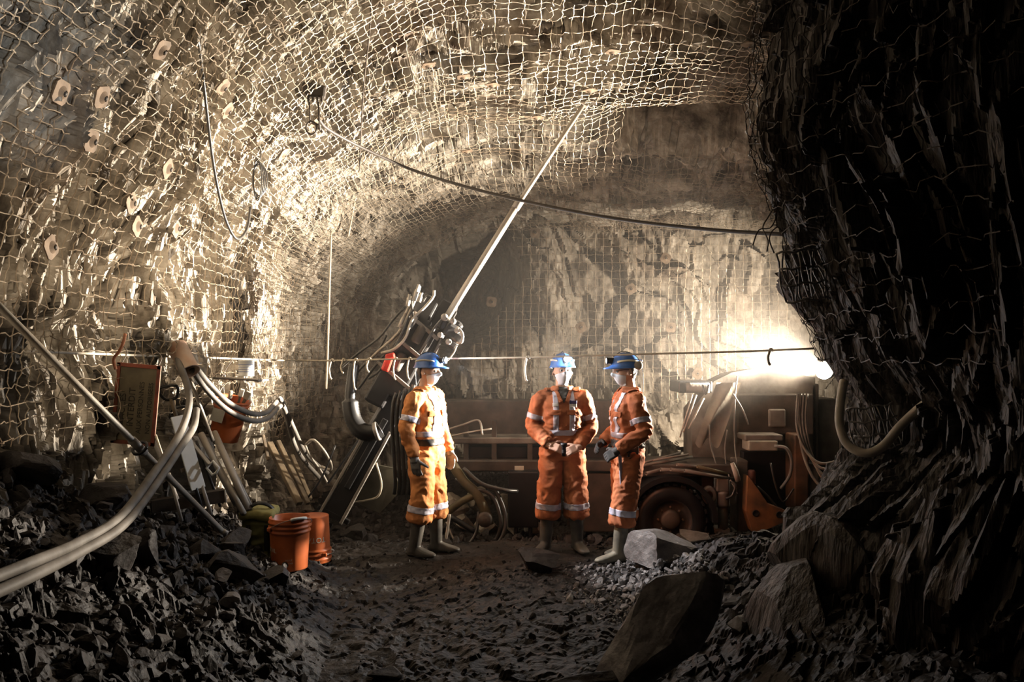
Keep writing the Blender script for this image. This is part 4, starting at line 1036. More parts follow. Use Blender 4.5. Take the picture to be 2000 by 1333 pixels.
# drill head / clamp jaws at the upper end
mb = MB(); q = at(880, 645, 7.95)-F0
for dx, dz, s in ((0, 0, .15), (.06, -.06, .12), (-.05, .05, .12), (.02, -.13, .10), (.07, .04, .09), (-.10, -.03, .11)): mb.box(q+Vector((dx, 0, dz)), (s, s*1.1, s), Euler((.3, .5+dx*4, .4)), .03)
mb.build('clamp_head', M_BLACK, feed)
for px, py, r in ((868, 620, .035), (885, 628, .030), (893, 646, .028), (860, 655, .03), (876, 668, .03)):
    mb = MB(); Mx = Matrix.Translation(at(px, py, 7.85)-F0) @ Matrix.Rotation(math.pi/2, 4, 'X'); mb.lathe([(.001, .03), (r*.6, .03), (r, .015), (r, -.02)], 12, Mx); mb.build('fitting', M_STEEL, feed)
sub([(893, 640, 7.86), (903, 652, 7.82), (902, 668, 7.82), (893, 670, 7.85)], .014, M_STEEL, 'hook_pipe')
sub([(892, 676, 7.86), (886, 690, 7.86), (874, 705, 7.86)], .007, M_ROPE, 'short_lever')
# telescopic pole braced against the roof
def pole2(a, b, r, name, m): 
    mb = MB(); A, B = at(*a)-F0, at(*b)-F0; mb.tube([A, A*.5+B*.5, B], r, 14); return mb.build(name, m, feed)
pl_ = pole2((868, 628, 8.05), (1012, 398, 8.15), .036, 'brace_pole', M_PIPE)
pole2((1010, 402, 8.15), (1138, 207, 8.22), .024, 'inner_pole', M_PIPE)
A_, B_ = at(1006, 408, 8.15)-F0, at(1017, 391, 8.155)-F0; MB().tube([A_, B_], .042, 14).build('pole_collar', M_STEEL, feed)
A_ = at(1140, 204, 8.22)-F0; MB().box(A_, (.10, .10, .03), Euler((0, .5, 0)), .008).build('pole_head', M_STEEL, feed)
# hoses over the carriage
HP = [([(690, 735, 8.0), (735, 690, 7.9), (778, 650, 7.85), (800, 610, 7.85), (815, 575, 7.9), (820, 560, 7.95)], .013), ([(700, 760, 8.0), (745, 700, 7.88), (790, 652, 7.82), (806, 630, 7.82), (804, 592, 7.86), (812, 565, 7.9)], .013),
      ([(745, 690, 7.86), (770, 682, 7.8), (792, 660, 7.78), (805, 625, 7.78), (830, 600, 7.8), (846, 580, 7.82), (848, 568, 7.84)], .014), ([(665, 720, 8.05), (700, 690, 7.98), (740, 660, 7.93), (768, 625, 7.93), (790, 600, 7.95)], .012),
      ([(720, 740, 7.9), (740, 725, 7.85), (765, 690, 7.82), (790, 640, 7.8), (800, 615, 7.8), (808, 605, 7.8)], .012), ([(820, 690, 7.85), (835, 665, 7.82), (850, 640, 7.85), (866, 622, 7.9)], .016), ([(845, 700, 7.86), (858, 672, 7.83), (866, 655, 7.86)], .014),
      ([(675, 770, 8.02), (700, 725, 7.96), (735, 690, 7.92), (755, 655, 7.92)], .012), ([(790, 620, 7.86), (800, 597, 7.86), (805, 580, 7.88)], .017), ([(826, 590, 7.86), (835, 578, 7.86), (846, 584, 7.86)], .008)]
for i, (p, r) in enumerate(HP): sub(p, r, M_HOSEDARK if i not in (0, 2, 8) else M_PIPE, 'hose')
for px, py, px2, py2 in ((818, 556, 808, 588), (800, 575, 796, 598), (824, 572, 818, 590), (792, 612, 780, 640), (815, 620, 800, 640)):
    mb = MB(); A_, B_ = at(px, py, 7.84)-F0, at(px2, py2, 7.84)-F0; mb.tube([A_, A_*.7+B_*.3, A_*.65+B_*.35, B_], [.014, .014, .020, .020], 8); mb.build('hose_nipple', M_PIPE, feed)
for i, x in enumerate((768, 777, 786, 796, 802)):
    sub([(x+6, 768-4*i, 7.62), (x, 790, 7.6), (x-2, 840, 7.6), (x+1, 890, 7.6), (x+4, 940, 7.65), (x+2, 965, 7.7)], .018, M_HOSEDARK, 'hanging_hose', 10)
# corrugated duct
pts = img([(692, 712, 7.8), (687, 745, 7.78), (684, 785, 7.75), (690, 820, 7.72), (706, 842, 7.7), (728, 846, 7.7), (742, 838, 7.72)], 12); mb = MB(); n_ = len(pts)
mb.tube([p-F0 for p in pts], [(.05 if i < 24 else .078)+.004*(i % 2) for i in range(n_)], 14); mb.build('duct', M_RUBBER, feed)
Mx = Matrix.Translation(at(736, 843, 7.7)-F0) @ Vector((.9, 0, .3)).to_track_quat('Z', 'Y').to_matrix().to_4x4(); MB().lathe([(.082, -.02), (.09, -.015), (.09, .015), (.082, .02)], 16, Mx).build('duct_clamp', M_STEEL, feed)
mb = MB(); q = at(756, 712, 7.72)-F0; mb.box(q, (.075, .05, .14), Euler((0, .35, .2)), .018); mb.box(q+Vector((.03, 0, .075)), (.09, .045, .06), Euler((0, -.2, .2)), .018); mb.build('red_valve_knob', M_RED, feed)
sp = MB(); pts = [at(*p)-F0 for p in ((718, 905, 7.95), (770, 915, 7.9), (782, 960, 7.9), (742, 1003, 7.95), (700, 985, 8.0), (705, 930, 8.0))]
o_ = [p+Vector((0, .02, 0)) for p in pts]; n_ = len(pts); sp.add(pts+o_, [list(range(n_)), [n_+k for k in range(n_)][::-1]]+[[k, n_+k, n_+(k+1) % n_, (k+1) % n_] for k in range(n_)]); sp.build('splash_guard', mat('dull_green_sheet', (.14, .13, .10), .5, .2, .4, 6), feed)
sub([(735, 905, 7.85), (745, 945, 7.82), (738, 970, 7.82), (715, 978, 7.85), (690, 982, 7.9)], .010, M_ROPE, 'drain_hose')
sub([(655, 870, 8.15), (630, 930, 8.1), (600, 975, 8.05)], .010, M_BLACK, 'stay_rod')
fbeam(at(700, 860, 8.3)-F0, at(640, 945, 8.2)-F0, .02, .02, M_BLACK, 'stay_rod')

# ================================================================== THE CARRIER BEHIND THE WORKERS
RG = at(1300, 1045, 8.6); RG.z = -.25
rig = thing('mining_machine', 'low dusty brown and orange mining machine parked across the drift behind the workers', 'machine', RG)
def rb(px0, py0, px1, py1, D, dep, m, name, bev=.015, rot=None, parent=rig):
    a, b = at(px0, py0, D), at(px1, py1, D); c = (a+b)/2+Vector((0, dep/2, 0))-RG
    return MB().box(c, (abs(b.x-a.x), dep, abs(a.z-b.z)), rot, bev).build(name, m, parent)
def rs(pts, r, m, name, n=8, seg=6, parent=rig):
    mb = MB(); mb.tube([p-RG for p in img(pts, seg)], r, n); return mb.build(name, m, parent)
rb(868, 782, 1262, 862, 9.2, .3, M_RIGDARK, 'side_panel'); rb(868, 855, 1262, 868, 8.8, .5, M_RIGGREY, 'deck_edge'); rb(905, 872, 1262, 898, 9.0, .35, M_BLACK, 'lower_panel')
rb(880, 900, 1250, 922, 8.75, .3, M_RIGDARK, 'chassis_beam'); rb(992, 922, 1052, 1032, 8.6, .4, M_BLACK, 'battery_box'); rb(1140, 925, 1255, 1040, 8.8, .4, M_RIGDARK, 'engine_guard')
lbp = rb(1005, 911, 1023, 921, 8.73, .01, M_PAPER, 'label_plate', .001)
for x in (1008, 1036): rs([(x, 1030, 8.65), (x, 1068, 8.65)], .022, M_BLACK, 'support_leg')
for x in (905, 960, 1030): rb(x, 822, x+10, 900, 8.82, .08, M_RIGDARK, 'upright', .006)
rs([(868, 842, 8.6), (905, 830, 8.6), (935, 822, 8.6), (942, 850, 8.55)], .012, M_STEEL, 'grab_rail'); rs([(870, 855, 8.55), (915, 845, 8.55), (960, 838, 8.6)], .009, M_PIPE, 'grab_rail')
M_MOSS = mat('muddy_olive_paint', (.12, .10, .05), .6, .1, .4, 6, dirt=(.06, .05, .03))
rs([(882, 905, 8.2), (905, 940, 8.15), (930, 965, 8.1), (950, 1005, 8.1), (955, 1025, 8.1)], .050, M_MOSS, 'steering_arm', 12)
rs([(925, 968, 8.1), (895, 985, 8.1), (868, 1010, 8.15), (855, 1035, 8.2)], .036, M_MOSS, 'steering_arm', 12)
rs([(905, 915, 8.15), (940, 945, 8.1), (985, 958, 8.1), (1010, 960, 8.2)], .022, M_HOSEDARK, 'hose'); rs([(890, 935, 8.15), (920, 960, 8.1), (940, 958, 8.1), (965, 975, 8.1), (978, 1020, 8.05), (968, 1055, 8.05), (945, 1072, 8.0)], .020, M_HOSEDARK, 'hose')
rs([(965, 950, 8.15), (985, 1000, 8.1), (984, 1040, 8.05), (965, 1068, 8.02), (930, 1074, 8.0)], .022, M_HOSEDARK, 'hose'); rs([(935, 1000, 8.1), (930, 1040, 8.05), (915, 1065, 8.0)], .016, M_HOSEDARK, 'hose')
rs([(878, 1005, 7.9), (874, 1035, 7.88), (870, 1062, 7.85)], .014, M_PIPE, 'thin_post'); rs([(872, 1020, 8.05), (884, 1050, 8.0), (900, 1068, 7.95)], .010, M_PIPE, 'cable'); rs([(880, 1010, 8.3), (930, 1040, 8.2)], .03, M_BLACK, 'tie_rod')
Mx = Matrix.Translation(at(947, 1016, 8.02)-RG) @ Matrix.Rotation(math.pi/2, 4, 'X'); MB().lathe([(.001, .05), (.03, .05), (.05, .03), (.07, .03), (.075, -.05)], 18, Mx).build('pivot_hub', M_RIGDARK, rig)
# wheel
wc = at(1307, 1013, 8.3)-RG; Mx = Matrix.Translation(wc) @ Matrix.Rotation(math.pi/2, 4, 'X')
tyre = MB()
prof = [(.20, .10), (.22, .125), (.30, .125), (.345, .105), (.36, .07), (.36, -.07), (.345, -.105), (.30, -.12), (.20, -.10)]
tyre.lathe(prof, 48, Mx)
for k in range(26):
    a = 2*math.pi*k/26; R = Matrix.Rotation(math.pi/2, 4, 'X') @ Matrix.Rotation(a, 4, 'Z')
    tyre.box(wc+(R @ Vector((.358, 0, .06))), (.025, .05, .10), R.to_3x3(), .004)
wheel = tyre.build('wheel', M_RUBBER, rig)
MB().lathe([(.001, .09), (.06, .09), (.085, .075), (.10, .06), (.15, .055), (.185, .06), (.20, .105), (.215, .115), (.215, .09)], 36, Mx).build('rim', M_RIGDARK, wheel)
MB().lathe([(.001, .125), (.075, .125), (.095, .11), (.10, .06)], 24, Mx).build('hub', mat('rusty_hub', (.10, .075, .055), .65, .2, .4, 9), wheel)
mb = MB()
for k in range(8):
    a = 2*math.pi*k/8; mb.lathe([(.001, .082), (.012, .082), (.012, .055)], 6, Mx @ Matrix.Translation((.125*math.cos(a), .125*math.sin(a), 0)))
mb.build('wheel_nut', M_RUSTPLATE, wheel)
# mudguard: deck and arch
mb = MB(); V = []; n_ = 15
for i in range(n_):
    a = math.pi*(1.02-1.04*i/(n_-1)); V += [wc+Vector((.405*math.cos(a), -.17, .39*math.sin(a)+.01)), wc+Vector((.405*math.cos(a), .25, .39*math.sin(a)+.01)), wc+Vector((.455*math.cos(a), -.17, .43*math.sin(a)+.02)), wc+Vector((.455*math.cos(a), .25, .43*math.sin(a)+.02))]
Fc = []
for i in range(n_-1):
    a, b = 4*i, 4*i+4; Fc += [[a, a+1, b+1, b], [a+2, b+2, b+3, a+3], [a, b, b+2, a+2], [a+1, a+3, b+3, b+1]]
mb.add(V, Fc); mb.build('mudguard', M_BLACK, rig)
rb(1225, 908, 1440, 932, 8.3, .7, M_RIGDARK, 'fender_deck'); rb(1370, 930, 1395, 1045, 8.45, .3, M_RIG, 'frame_post'); rb(1232, 925, 1395, 958, 8.52, .3, M_RIG, 'frame_web')
Mx = Matrix.Translation(at(1385, 968, 8.28)-RG) @ Matrix.Rotation(math.pi/2, 4, 'X') @ Matrix.Scale(1.25, 4, (0, 1, 0)); MB().lathe([(.035, .02), (.06, .03), (.075, .02), (.075, -.03)], 20, Mx).build('towing_eye', M_RIGGREY, rig)
rs([(1412, 935, 8.3), (1412, 1038, 8.3)], .050, M_RIGGREY, 'jack', 14); rs([(1412, 960, 8.3), (1412, 990, 8.3)], .062, M_RIGGREY, 'jack_collar', 14); rb(1395, 1034, 1428, 1044, 8.25, .2, M_RIGGREY, 'jack_foot')
rb(1400, 935, 1425, 962, 8.25, .1, M_RIGGREY, 'jack_bracket'); rs([(1428, 940, 8.22), (1436, 950, 8.2), (1430, 968, 8.2), (1418, 975, 8.2)], .012, M_HOSEDARK, 'hose')
# orange drawbar with two pin holes
mb = MB(); V = [at(*p, 8.2)-RG for p in ((1461, 930), (1480, 955), (1500, 985), (1535, 998), (1532, 1020), (1500, 1034), (1470, 1040), (1458, 1000))]; n_ = len(V)
mb.add(V+[v+Vector((0, .16, 0)) for v in V], [list(range(n_))[::-1], [n_+k for k in range(n_)]]+[[k, (k+1) % n_, n_+(k+1) % n_, n_+k] for k in range(n_)]); db = mb.build('drawbar', mat('worn_orange_paint', (.34, .15, .06), .55, .15, .5, 5, dirt=(.10, .065, .045)), rig)
mb = MB()
for px, py in ((1476, 1003), (1522, 1006)): mb.lathe([(.001, .004), (.026, .004), (.030, .010), (.034, .004)], 18, Matrix.Translation(at(px, py, 8.2)-RG) @ Matrix.Rotation(math.pi/2, 4, 'X'))
mb.build('pin_hole', M_BLACK, db)
# hood and body
mb = MB(); D = 8.9
V = [at(*p, D)-RG for p in ((1352, 800), (1395, 745), (1430, 728), (1478, 720), (1540, 728), (1592, 738), (1594, 905), (1440, 905), (1352, 905))]; n_ = len(V)
Vb = [v+Vector((.02, .55, -.02)) for v in V]
mb.add(V+Vb, [list(range(n_))[::-1], [n_+k for k in range(n_)]]+[[k, (k+1) % n_, n_+(k+1) % n_, n_+k] for k in range(n_)]); mb.build('hood', M_RIGGREY, rig)
rb(1440, 770, 1590, 850, 8.78, .2, M_RIGDARK, 'upper_cabinet'); rb(1502, 800, 1535, 835, 8.74, .05, M_RIGGREY, 'access_door'); rb(1462, 862, 1520, 882, 8.4, .25, mat('dusty_cream', (.34, .30, .24), .7, 0, .3, 7), 'valve_block'); rb(1455, 850, 1530, 862, 8.45, .3, M_RIGGREY, 'valve_bracket')
rb(1450, 882, 1545, 1000, 8.8, .3, M_BLACK, 'pump_bay'); rb(1552, 850, 1580, 1000, 8.5, .3, M_RIG, 'rear_post'); rb(1580, 905, 1600, 980, 8.55, .3, M_RIGGREY, 'rear_guard'); rb(1440, 900, 1462, 1040, 8.45, .3, M_RIGGREY, 'front_post')
rb(1325, 745, 1392, 768, 8.7, .5, M_BLACK, 'exhaust_box'); rs([(1340, 758, 8.68), (1385, 758, 8.68)], .055, M_RIGGREY, 'silencer', 12)
rs([(1372, 752, 8.6), (1378, 770, 8.58), (1384, 752, 8.6)], .012, M_HOSEDARK, 'hose')
rs([(1512, 872, 8.35), (1535, 876, 8.3), (1546, 900, 8.3), (1542, 930, 8.35), (1525, 955, 8.4)], .016, M_HOSE, 'hose', 10); rs([(1478, 950, 8.4), (1500, 970, 8.35), (1525, 1000, 8.3), (1540, 1008, 8.3)], .012, M_HOSEDARK, 'hose'); rs([(1505, 905, 8.45), (1515, 950, 8.4), (1530, 980, 8.4), (1550, 955, 8.4)], .010, M_HOSEDARK, 'hose')
MB().lathe([(.001, .07), (.03, .07), (.04, .05), (.04, -.07)], 14, Matrix.Translation(at(1468, 932, 8.4)-RG)).build('filter_bowl', mat('dull_red', (.16, .06, .045), .6), rig)
mb = MB(); mb.tube([at(1430, 905, 8.25)-RG, at(1436, 920, 8.25)-RG, at(1442, 940, 8.25)-RG], [.022, .03, .03], 10); mb.build('hydraulic_fitting', M_PIPE, rig)
# canvas sheet thrown over the hood corner
nx, nz = 16, 26; V = []
for i in range(nx):
    for k in range(nz):
        u, v = i/(nx-1), k/(nz-1); px = 1372+28*(1-v)+48*u-14*v; py = 748+118*v+10*math.sin(u*9)*v; V.append(at(px, py, 8.58+.014*math.sin(u*8+v*3)+.012*math.sin(v*7+u*4))-RG)
tp = np_obj('tarpaulin', [tuple(v) for v in V]+[tuple(v+Vector((0, .008, 0))) for v in V], [list(map(int, f)) for f in grid_faces(nx, nz)]+[[int(j)+nx*nz for j in f[::-1]] for f in grid_faces(nx, nz)], M_TARP, rig, True)
for p in ([(1440, 735, 8.55), (1436, 770, 8.52), (1434, 830, 8.5), (1436, 880, 8.45), (1440, 905, 8.3)], [(1385, 830, 8.5), (1388, 870, 8.5), (1398, 905, 8.4), (1402, 925, 8.3)], [(1420, 840, 8.5), (1416, 880, 8.45), (1422, 925, 8.3), (1440, 965, 8.2)], [(1432, 770, 8.5), (1450, 800, 8.5), (1462, 830, 8.5)]):
    rs(p, .008, M_HOSE, 'cable', 6)
for i, (sx, sy) in enumerate(((0, 0), (6, 10), (12, 22), (18, 34), (3, 44))):
    rs([(1558+sx, 770, 8.4), (1556+sx, 830, 8.3), (1570+sx, 875+sy*.6, 8.2), (1600+sx*.6, 905+sy, 8.1), (1640, 898+sy, 8.05), (1668-sx*.5, 870+sy*.6, 8.0), (1672-sx*.4, 845, 8.0)], .014, M_HOSE if i % 2 == 0 else M_RIGGREY, 'slack_hose', 8)
rb(1600, 780, 1640, 985, 9.0, .5, M_RIGGREY, 'rear_tank'); rb(1585, 750, 1600, 905, 8.9, .3, M_RIGDARK, 'rear_upright')
# steel drawings thrown on the fender: each a rod of its own
RODS = [((1245, 912, 8.25), (1352, 893, 8.5), .016, 'lowest drill tube on the fender, open end by the worker\'s hip'), ((1262, 926, 8.2), (1340, 905, 8.5), .020, 'fat open drill tube just over the tyre'), ((1290, 918, 8.2), (1380, 922, 8.35), .020, 'drill tube crossing under the heap, left open end'), ((1310, 918, 8.15), (1395, 930, 8.35), .020, 'open-ended drill tube in the middle of the heap'),
        ((1322, 908, 8.2), (1400, 918, 8.4), .018, 'topmost open drill tube on the fender'), ((1337, 920, 8.15), (1440, 938, 8.3), .018, 'drill tube pointing at the jack'), ((1362, 912, 8.2), (1445, 932, 8.35), .018, 'yellowed drill tube nearest the jack'), ((1256, 905, 8.3), (1330, 884, 8.5), .012, 'thin rod sloping up off the fender heap'), ((1275, 900, 8.35), (1345, 888, 8.4), .012, 'thin rod lying behind the tubes on the fender')]
for a, b, r, lab in RODS:
    A_, B_ = at(*a), at(*b); t = thing('drill_tube', lab, 'tube', A_, 0, 'drill tubes heaped on the fender'); d = (B_-A_).normalized(); L = (B_-A_).length
    Mx = d.to_track_quat('Z', 'Y').to_matrix().to_4x4()
    MB().lathe([(r*.6, .08), (r*.6, .0), (r, .0), (r, L), (r*.6, L)], 12, Mx).build('tube', M_MOSS if 'yellow' in lab else M_RIGGREY, t)
for i, (a, b, lab) in enumerate((((1360, 772, 8.5), (1335, 845, 8.55), 'first thin bright rod leaning at the machine exhaust'), ((1352, 772, 8.52), (1328, 855, 8.6), 'second thin bright rod leaning at the machine exhaust'), ((1375, 778, 8.5), (1345, 838, 8.5), 'thin rod leaning closest to the canvas sheet'))):
    wire_thing('thin_rod', lab, 'rod', [a, b], .008, M_PIPE, 6, 'rods leaning at the exhaust', straight=True)
# ================================================================== ROCKS
def rock_geo(seed, cuts=16, sub=3):
    r = np.random.default_rng(seed); bm = bmesh.new(); bmesh.ops.create_icosphere(bm, subdivisions=sub, radius=1)
    V = np.array([v.co[:] for v in bm.verts]); Fc = [[v.index for v in f.verts] for f in bm.faces]; bm.free()
    for _ in range(cuts):
        n = r.normal(size=3); n /= np.linalg.norm(n); d = r.uniform(.42, .82); s = V @ n; V = V-np.where(s > d, s-d, 0)[:, None]*n
    V = V-(V.max(0)+V.min(0))/2; V = V/np.abs(V).max(0)
    V = V+.035*np.stack([fbm(V*3+seed+k*7, 3, seed+k) for k in range(3)], 1)
    return V, Fc
def rock(label, p, size, rot, seed, m=None, sink=.12, name='rock', group=None, sub=4, cat='rock', z=None):
    V, Fc = rock_geo(seed, 18, sub); V = V*np.array(size)/2; M = np.array(Euler(rot).to_matrix()); V = V @ M.T
    z0 = z if z is not None else fh(p[0], p[1]); V = V-np.array([0, 0, V[:, 2].min()]); c = Vector((p[0], p[1], z0-sink*(V[:, 2].max())))
    o = np_obj(name, V, Fc, m or M_STONE); o.location = c; return tag(o, label, cat, group)
def rk(label, px, py, D, w, h, dep, seed, rot=(0, 0, 0), m=None, **k):
    f = 1 if seed in (3, 5, 8, 10, 12, 14, 17, 31) else .76; w, h, dep = w*f, h*f, dep*f
    p = at(px, py, D); return rock(label, (p.x, p.y), (w, dep, h), rot, seed, m, **k)
rk('large flat-topped boulder by the boots of the side-on worker', 1302, 1085, 6.75, .60, .33, .5, 3, (.05, .04, .3), M_STONE_PALE, z=.02, sink=.05)
rk('smaller pale block perched against the large boulder', 1358, 1060, 7.0, .24, .22, .3, 5, (.1, -.2, .5), M_STONE_PALE, z=.1)
rk('low grey slab lying in front of the central worker boots', 1052, 1110, 6.7, .34, .20, .26, 8, (.1, .1, .2), z=.0, sink=.1)
rk('broad leaning slab at the lower edge of the picture', 1285, 1260, 4.45, .42, .95, .26, 10, (-.35, .72, -.15), M_STONE_PALE, z=.0, sink=.12)
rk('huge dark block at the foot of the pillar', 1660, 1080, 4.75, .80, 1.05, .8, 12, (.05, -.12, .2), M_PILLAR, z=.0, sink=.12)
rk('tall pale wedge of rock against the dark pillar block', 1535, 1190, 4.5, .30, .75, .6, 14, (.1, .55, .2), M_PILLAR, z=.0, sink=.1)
rk('dark flat slab between the boulder and pillar foot', 1455, 1120, 5.3, .55, .22, .5, 17, (.05, .1, .4), z=.05)
rk('white-speckled stone in the dark gap before the wedge', 1445, 1205, 4.7, .16, .13, .16, 19, (.2, .1, .3), M_STONE_PALE)
rk('long thin slab lying low at the bottom, pointing at the leaning slab', 1120, 1285, 4.3, .75, .09, .16, 21, (.0, -.1, .1), z=.03)
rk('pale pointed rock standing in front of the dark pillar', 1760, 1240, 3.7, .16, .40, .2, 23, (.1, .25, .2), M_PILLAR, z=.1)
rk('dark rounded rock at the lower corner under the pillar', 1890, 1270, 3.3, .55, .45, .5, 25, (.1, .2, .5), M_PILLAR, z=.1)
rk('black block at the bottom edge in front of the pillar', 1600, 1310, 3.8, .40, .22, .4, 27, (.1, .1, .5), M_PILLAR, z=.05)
rk('big pinkish-grey rock at the toe of the rubble bank', 455, 1185, 5.2, .40, .26, .34, 31, (.1, .15, .2))
rk('flat grey rock near the rucksack and open bucket', 455, 1105, 5.9, .36, .24, .3, 33, (.1, -.1, .4))
rk('squat rock below the flat grey one on the bank', 400, 1145, 5.3, .26, .18, .24, 35, (.2, .1, .1))
rk('pale rounded stone on the bank below the pole foot', 322, 1085, 5.4, .17, .15, .16, 37, (.1, .3, .2), M_STONE_PALE)
rk('tall angular rock leaning on the dark rubble bank', 285, 1190, 4.4, .22, .30, .22, 39, (.15, -.35, .4))
rk('broad brown rock low on the rubble bank at left edge', 215, 1200, 4.1, .34, .26, .3, 41, (.2, .2, .7))
rk('small bright stone at the bottom of the bank', 437, 1235, 4.9, .15, .14, .15, 43, (.1, .1, .9), M_STONE_PALE)
rk('second small bright stone, just under the first at the bank foot', 447, 1262, 4.7, .17, .12, .15, 45, (.3, .2, .2), M_STONE_PALE)
rk('wedge stone between the big pinkish rock and bucket', 455, 1130, 5.7, .24, .16, .2, 47, (.1, .35, .3))
rk('dark rock by the base of the open bucket', 535, 1150, 5.6, .26, .20, .24, 49, (.2, .1, .6))
rk('grey stone block right behind the rucksack', 560, 972, 7.3, .30, .20, .24, 51, (.1, .1, .3), M_STONE_PALE)
rk('long sliver of rock jutting from the dark bank', 130, 1245, 3.9, .36, .11, .16, 53, (.1, .4, -.4))
rk('brown boulder at the wall foot under the sign', 205, 950, 5.1, .42, .26, .34, 55, (.1, .1, .2))
rk('grey boulder at the wall foot by the picture edge', 60, 955, 4.5, .42, .24, .3, 57, (.1, .1, .5))
rk('flat dark stone alone on the trampled floor', 750, 1265, 4.6, .26, .09, .2, 59, (.0, .1, .3))
rk('small reddish stone on the trampled floor before the workers', 960, 1110, 6.4, .09, .06, .08, 61, (0, 0, .3), M_STONE_PALE)
rk('mossy flat rock behind the heels of the amber-suited worker', 765, 1040, 8.0, .36, .16, .3, 63, (.05, .15, .3), z=-.1)
rk('angular rock in the heap under the drill feed foot', 700, 1025, 8.2, .34, .2, .3, 65, (.2, .1, .6), z=-.08)
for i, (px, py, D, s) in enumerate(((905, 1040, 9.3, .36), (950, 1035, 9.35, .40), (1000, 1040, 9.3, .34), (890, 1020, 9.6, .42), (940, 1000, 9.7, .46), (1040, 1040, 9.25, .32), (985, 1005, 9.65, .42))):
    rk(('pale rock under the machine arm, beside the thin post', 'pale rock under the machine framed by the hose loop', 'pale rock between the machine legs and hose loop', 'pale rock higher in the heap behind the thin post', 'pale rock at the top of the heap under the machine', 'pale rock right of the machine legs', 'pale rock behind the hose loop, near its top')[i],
       px, py, D, s, s*.75, s, 71+i, (.2*i, .3, .5*i), rock_mat('muck_painted_lit', (.17, .15, .12), (.33, .29, .235), (.50, .45, .38), rough=.7) if i == 0 else bpy.data.materials['muck_painted_lit'], sink=.05, group='rocks under the machine', z=-.24+(.12 if i in (3, 4, 6) else 0))  # paler muck: the light on these rocks is put into their colour

# ---- loose broken muck: nobody could count it
def rubble(name, label, n, area, smin, smax, seed, m, cond=None, power=2.5, flat=.6):
    r = np.random.default_rng(seed); protos = []
    for k in range(7):
        V, Fc = rock_geo(900+seed*11+k, 9, 2); protos.append((V, np.array(Fc)))
    x = r.uniform(area[0], area[1], n*3); y = r.uniform(area[2], area[3], n*3)
    if cond is not None: k = r.uniform(size=len(x)) < cond(x, y); x, y = x[k], y[k]
    x, y = x[:n], y[:n]; z = floor_h(x, y); s = smin*((smax/smin)**(r.uniform(size=len(x))**power))
    VV = []; FF = []; o_ = 0
    for i in range(len(x)):
        V, Fc = protos[i % 7]; e = Euler((r.uniform(0, 6.3), r.uniform(0, 6.3), r.uniform(0, 6.3))); sc = s[i]*np.array([r.uniform(.7, 1.2), r.uniform(.5, 1.0), r.uniform(.35, flat)])
        W = (V*sc) @ np.array(e.to_matrix()).T; VV.append(W+np.array([x[i], y[i], z[i]+s[i]*.12])); FF.append(Fc+o_); o_ += len(V)
    o = np_obj(name, np.concatenate(VV), np.concatenate(FF), m); return tag(o, label, 'rubble', kind='stuff')
bankc = lambda x, y: .10+.9*sstep(.02, .35, floor_base(x, y)+.24*sstep(7.7, 8.6, y))
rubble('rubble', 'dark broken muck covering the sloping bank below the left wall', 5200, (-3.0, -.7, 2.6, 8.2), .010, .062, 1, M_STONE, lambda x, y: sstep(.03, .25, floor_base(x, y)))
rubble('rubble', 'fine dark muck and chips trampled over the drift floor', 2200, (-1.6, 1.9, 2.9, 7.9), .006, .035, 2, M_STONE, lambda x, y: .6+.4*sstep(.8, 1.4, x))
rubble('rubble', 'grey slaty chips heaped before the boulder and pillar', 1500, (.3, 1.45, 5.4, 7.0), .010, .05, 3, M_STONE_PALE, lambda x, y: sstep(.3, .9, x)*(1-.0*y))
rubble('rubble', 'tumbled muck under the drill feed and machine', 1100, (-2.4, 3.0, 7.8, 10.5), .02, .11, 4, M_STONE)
# ================================================================== LIGHT AND CAMERA
def spot(name, loc, target, power, color, size, blend=.5, radius=.05):
    l = bpy.data.lights.new(name, 'SPOT'); l.energy = power; l.color = color; l.spot_size = math.radians(size); l.spot_blend = blend
    l.shadow_soft_size = radius
    o = bpy.data.objects.new(name, l); COL.objects.link(o); o.location = loc
    o.rotation_euler = (Vector(target)-Vector(loc)).to_track_quat('-Z', 'Y').to_euler(); return o
LAMP = at(1616, 726, 8.80)
spot('floodlight_beam', LAMP+Vector((-.12, -.10, .02)), LAMP+Vector((-4, -1.5, 1.4)), 8500, (1, .86, .68), 88, .9, .08)
spot('added_back_light', LAMP+Vector((-.05, .85, .08)), LAMP+Vector((-.9, 3.2, .25)), 800, (1, .84, .64), 120, .8, .10)  # unseen extra lamp added behind the hood to light end wall and dust
MID = mid.matrix_basis @ (mMo @ Vector((0, -.175, .052)))
spot('headlamp_flood', MID, MID+Vector((-1, -.6, .42)), 200, (.90, .94, 1), 150, .5, .02)
LFT = at(880, 710, 7.20)
spot('headlamp_beam', LFT+Vector((.03, 0, 0)), at(1300, 1085, 6.7), 240, (.9, .94, 1), 40, .9, .015)
spot('visitor_headlamp', (1.0, .9, 1.9), (-2.66, 4.2, 3.5), 360, (.88, .95, 1), 20, 1, .05)
spot('visitor_headlamp', (-.6, .6, 2.0), (.0, 7.4, 1.5), 22, (1, .93, .86), 36, 1, .15)
spot('floodlight_beam', LAMP+Vector((-.12, -.12, .02)), (-2.6, 7.3, 2.5), 15000, (1, .88, .72), 48, 1, .07)  # second beam added at the floodlight to brighten the left wall
def core(a, b, p, size):
    d = (Vector(b)-Vector(a)).normalized(); spot('headlamp_core', Vector(a)+d*.03, b, p, (.9, .95, 1), size, .8, .012)
core(LFT+Vector((.01, 0, 0)), at(1670, 1015, 5.2), 3000, 6.5)
core(MID, at(640, 458, 7.25), 1500, 6.5)
W = bpy.data.worlds.new('mine_dark'); SC.world = W; W.use_nodes = True
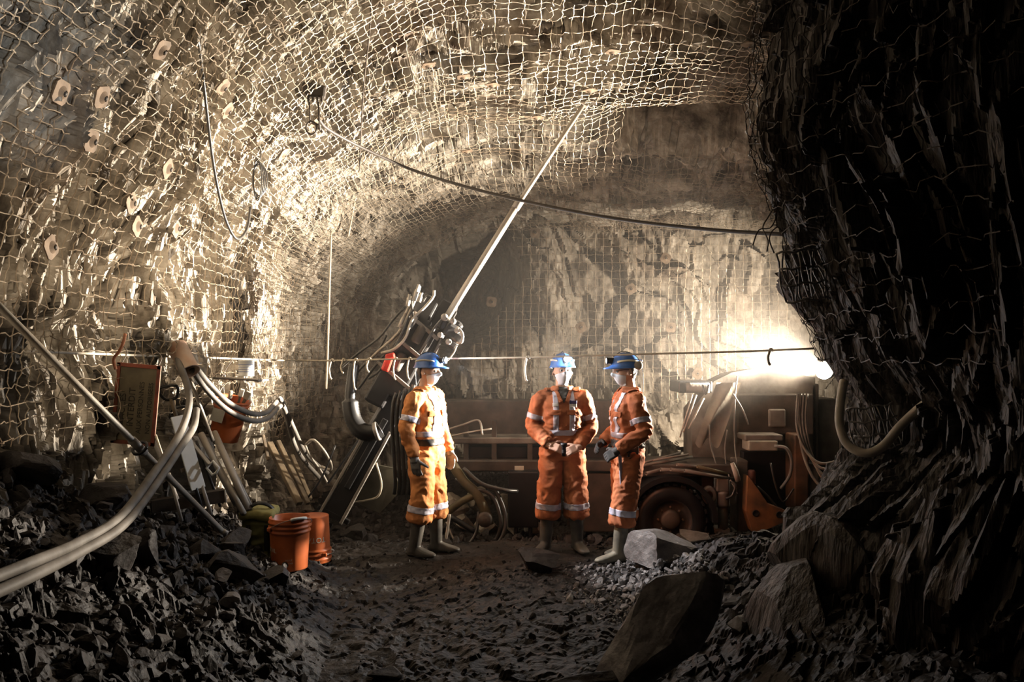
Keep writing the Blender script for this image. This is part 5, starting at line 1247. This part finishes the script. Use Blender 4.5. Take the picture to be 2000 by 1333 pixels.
W.node_tree.nodes['Background'].inputs[0].default_value = (.9, .8, .75, 1); W.node_tree.nodes['Background'].inputs[1].default_value = .002

cam = bpy.data.cameras.new('camera'); cam.sensor_width = 36; cam.lens = 36*F/2000; cam.shift_y = (CY-666.5)/2000; cam.clip_start = .05
co = bpy.data.objects.new('camera', cam); COL.objects.link(co); co.location = (0, 0, H); co.rotation_euler = (math.pi/2, 0, 0)
SC.camera = co
SC.view_settings.view_transform = 'Standard'; SC.view_settings.look = 'None'; SC.view_settings.exposure = 0.0; SC.view_settings.gamma = 1
SC.view_settings.use_curve_mapping = False
SC.cycles.max_bounces = 5; SC.cycles.diffuse_bounces = 1; SC.cycles.glossy_bounces = 2; SC.cycles.volume_bounces = 0
SC.cycles.use_denoising = True

# ---- dusty air in the cross-cut, thicker round the floodlight
def haze(name, lo, hi, dens, col, g, label, soft=False):
    mb = MB(); lo = Vector(lo); hi = Vector(hi)
    if soft: mb.lathe([(max(1e-4, math.sin(math.pi*i/24)), -math.cos(math.pi*i/24)) for i in range(25)], 40, Matrix.Translation((lo+hi)/2) @ Matrix.Diagonal(((hi.x-lo.x)/2, (hi.y-lo.y)/2, (hi.z-lo.z)/2, 1)), cap=(True, True))
    else: mb.box((lo+hi)/2, hi-lo)
    m = bpy.data.materials.new(name); m.use_nodes = True; nt = m.node_tree; nt.nodes.remove(nt.nodes['Principled BSDF'])
    v = nt.nodes.new('ShaderNodeVolumeScatter'); v.inputs['Density'].default_value = dens; v.inputs['Color'].default_value = (*col, 1); v.inputs['Anisotropy'].default_value = g
    nt.links.new(v.outputs[0], nt.nodes['Material Output'].inputs['Volume'])
    o = mb.build(name, m); tag(o, label, 'haze', kind='stuff'); return o
haze('dust_haze', (-2.2, 6.9, -.3), (7.0, 13.5, 3.9), .004, (.95, .9, .85), .3, 'thin dusty air glowing round the floodlight and headlamps')
haze('dust_cloud', (1.2, 8.6, .3), (6.6, 11.6, 3.6), .05, (1, .93, .85), .2, 'thicker bright dust cloud hanging round the floodlight over the machine', True)
mb = MB(); mb.lathe([(.001, -.03), (.075, -.03), (.10, .05), (.10, .07)], 24); 
m_lens = mat('floodlight_lens', (1, .9, .75), emit=(1, .84, .62), es=260)
t = thing('floodlight', 'blazing warm floodlight shining past the rock pillar above the machine', 'lamp', LAMP)
lens = MB().lathe([(.001, .072), (.06, .066), (.095, .05)], 24, cap=(False, False)).build('lens', m_lens, t)
body = mb.build('housing', M_BLACK, t)
for q in (lens, body): q.rotation_euler = Vector((-.8, -.75, .25)).to_track_quat('Z', 'Y').to_euler()
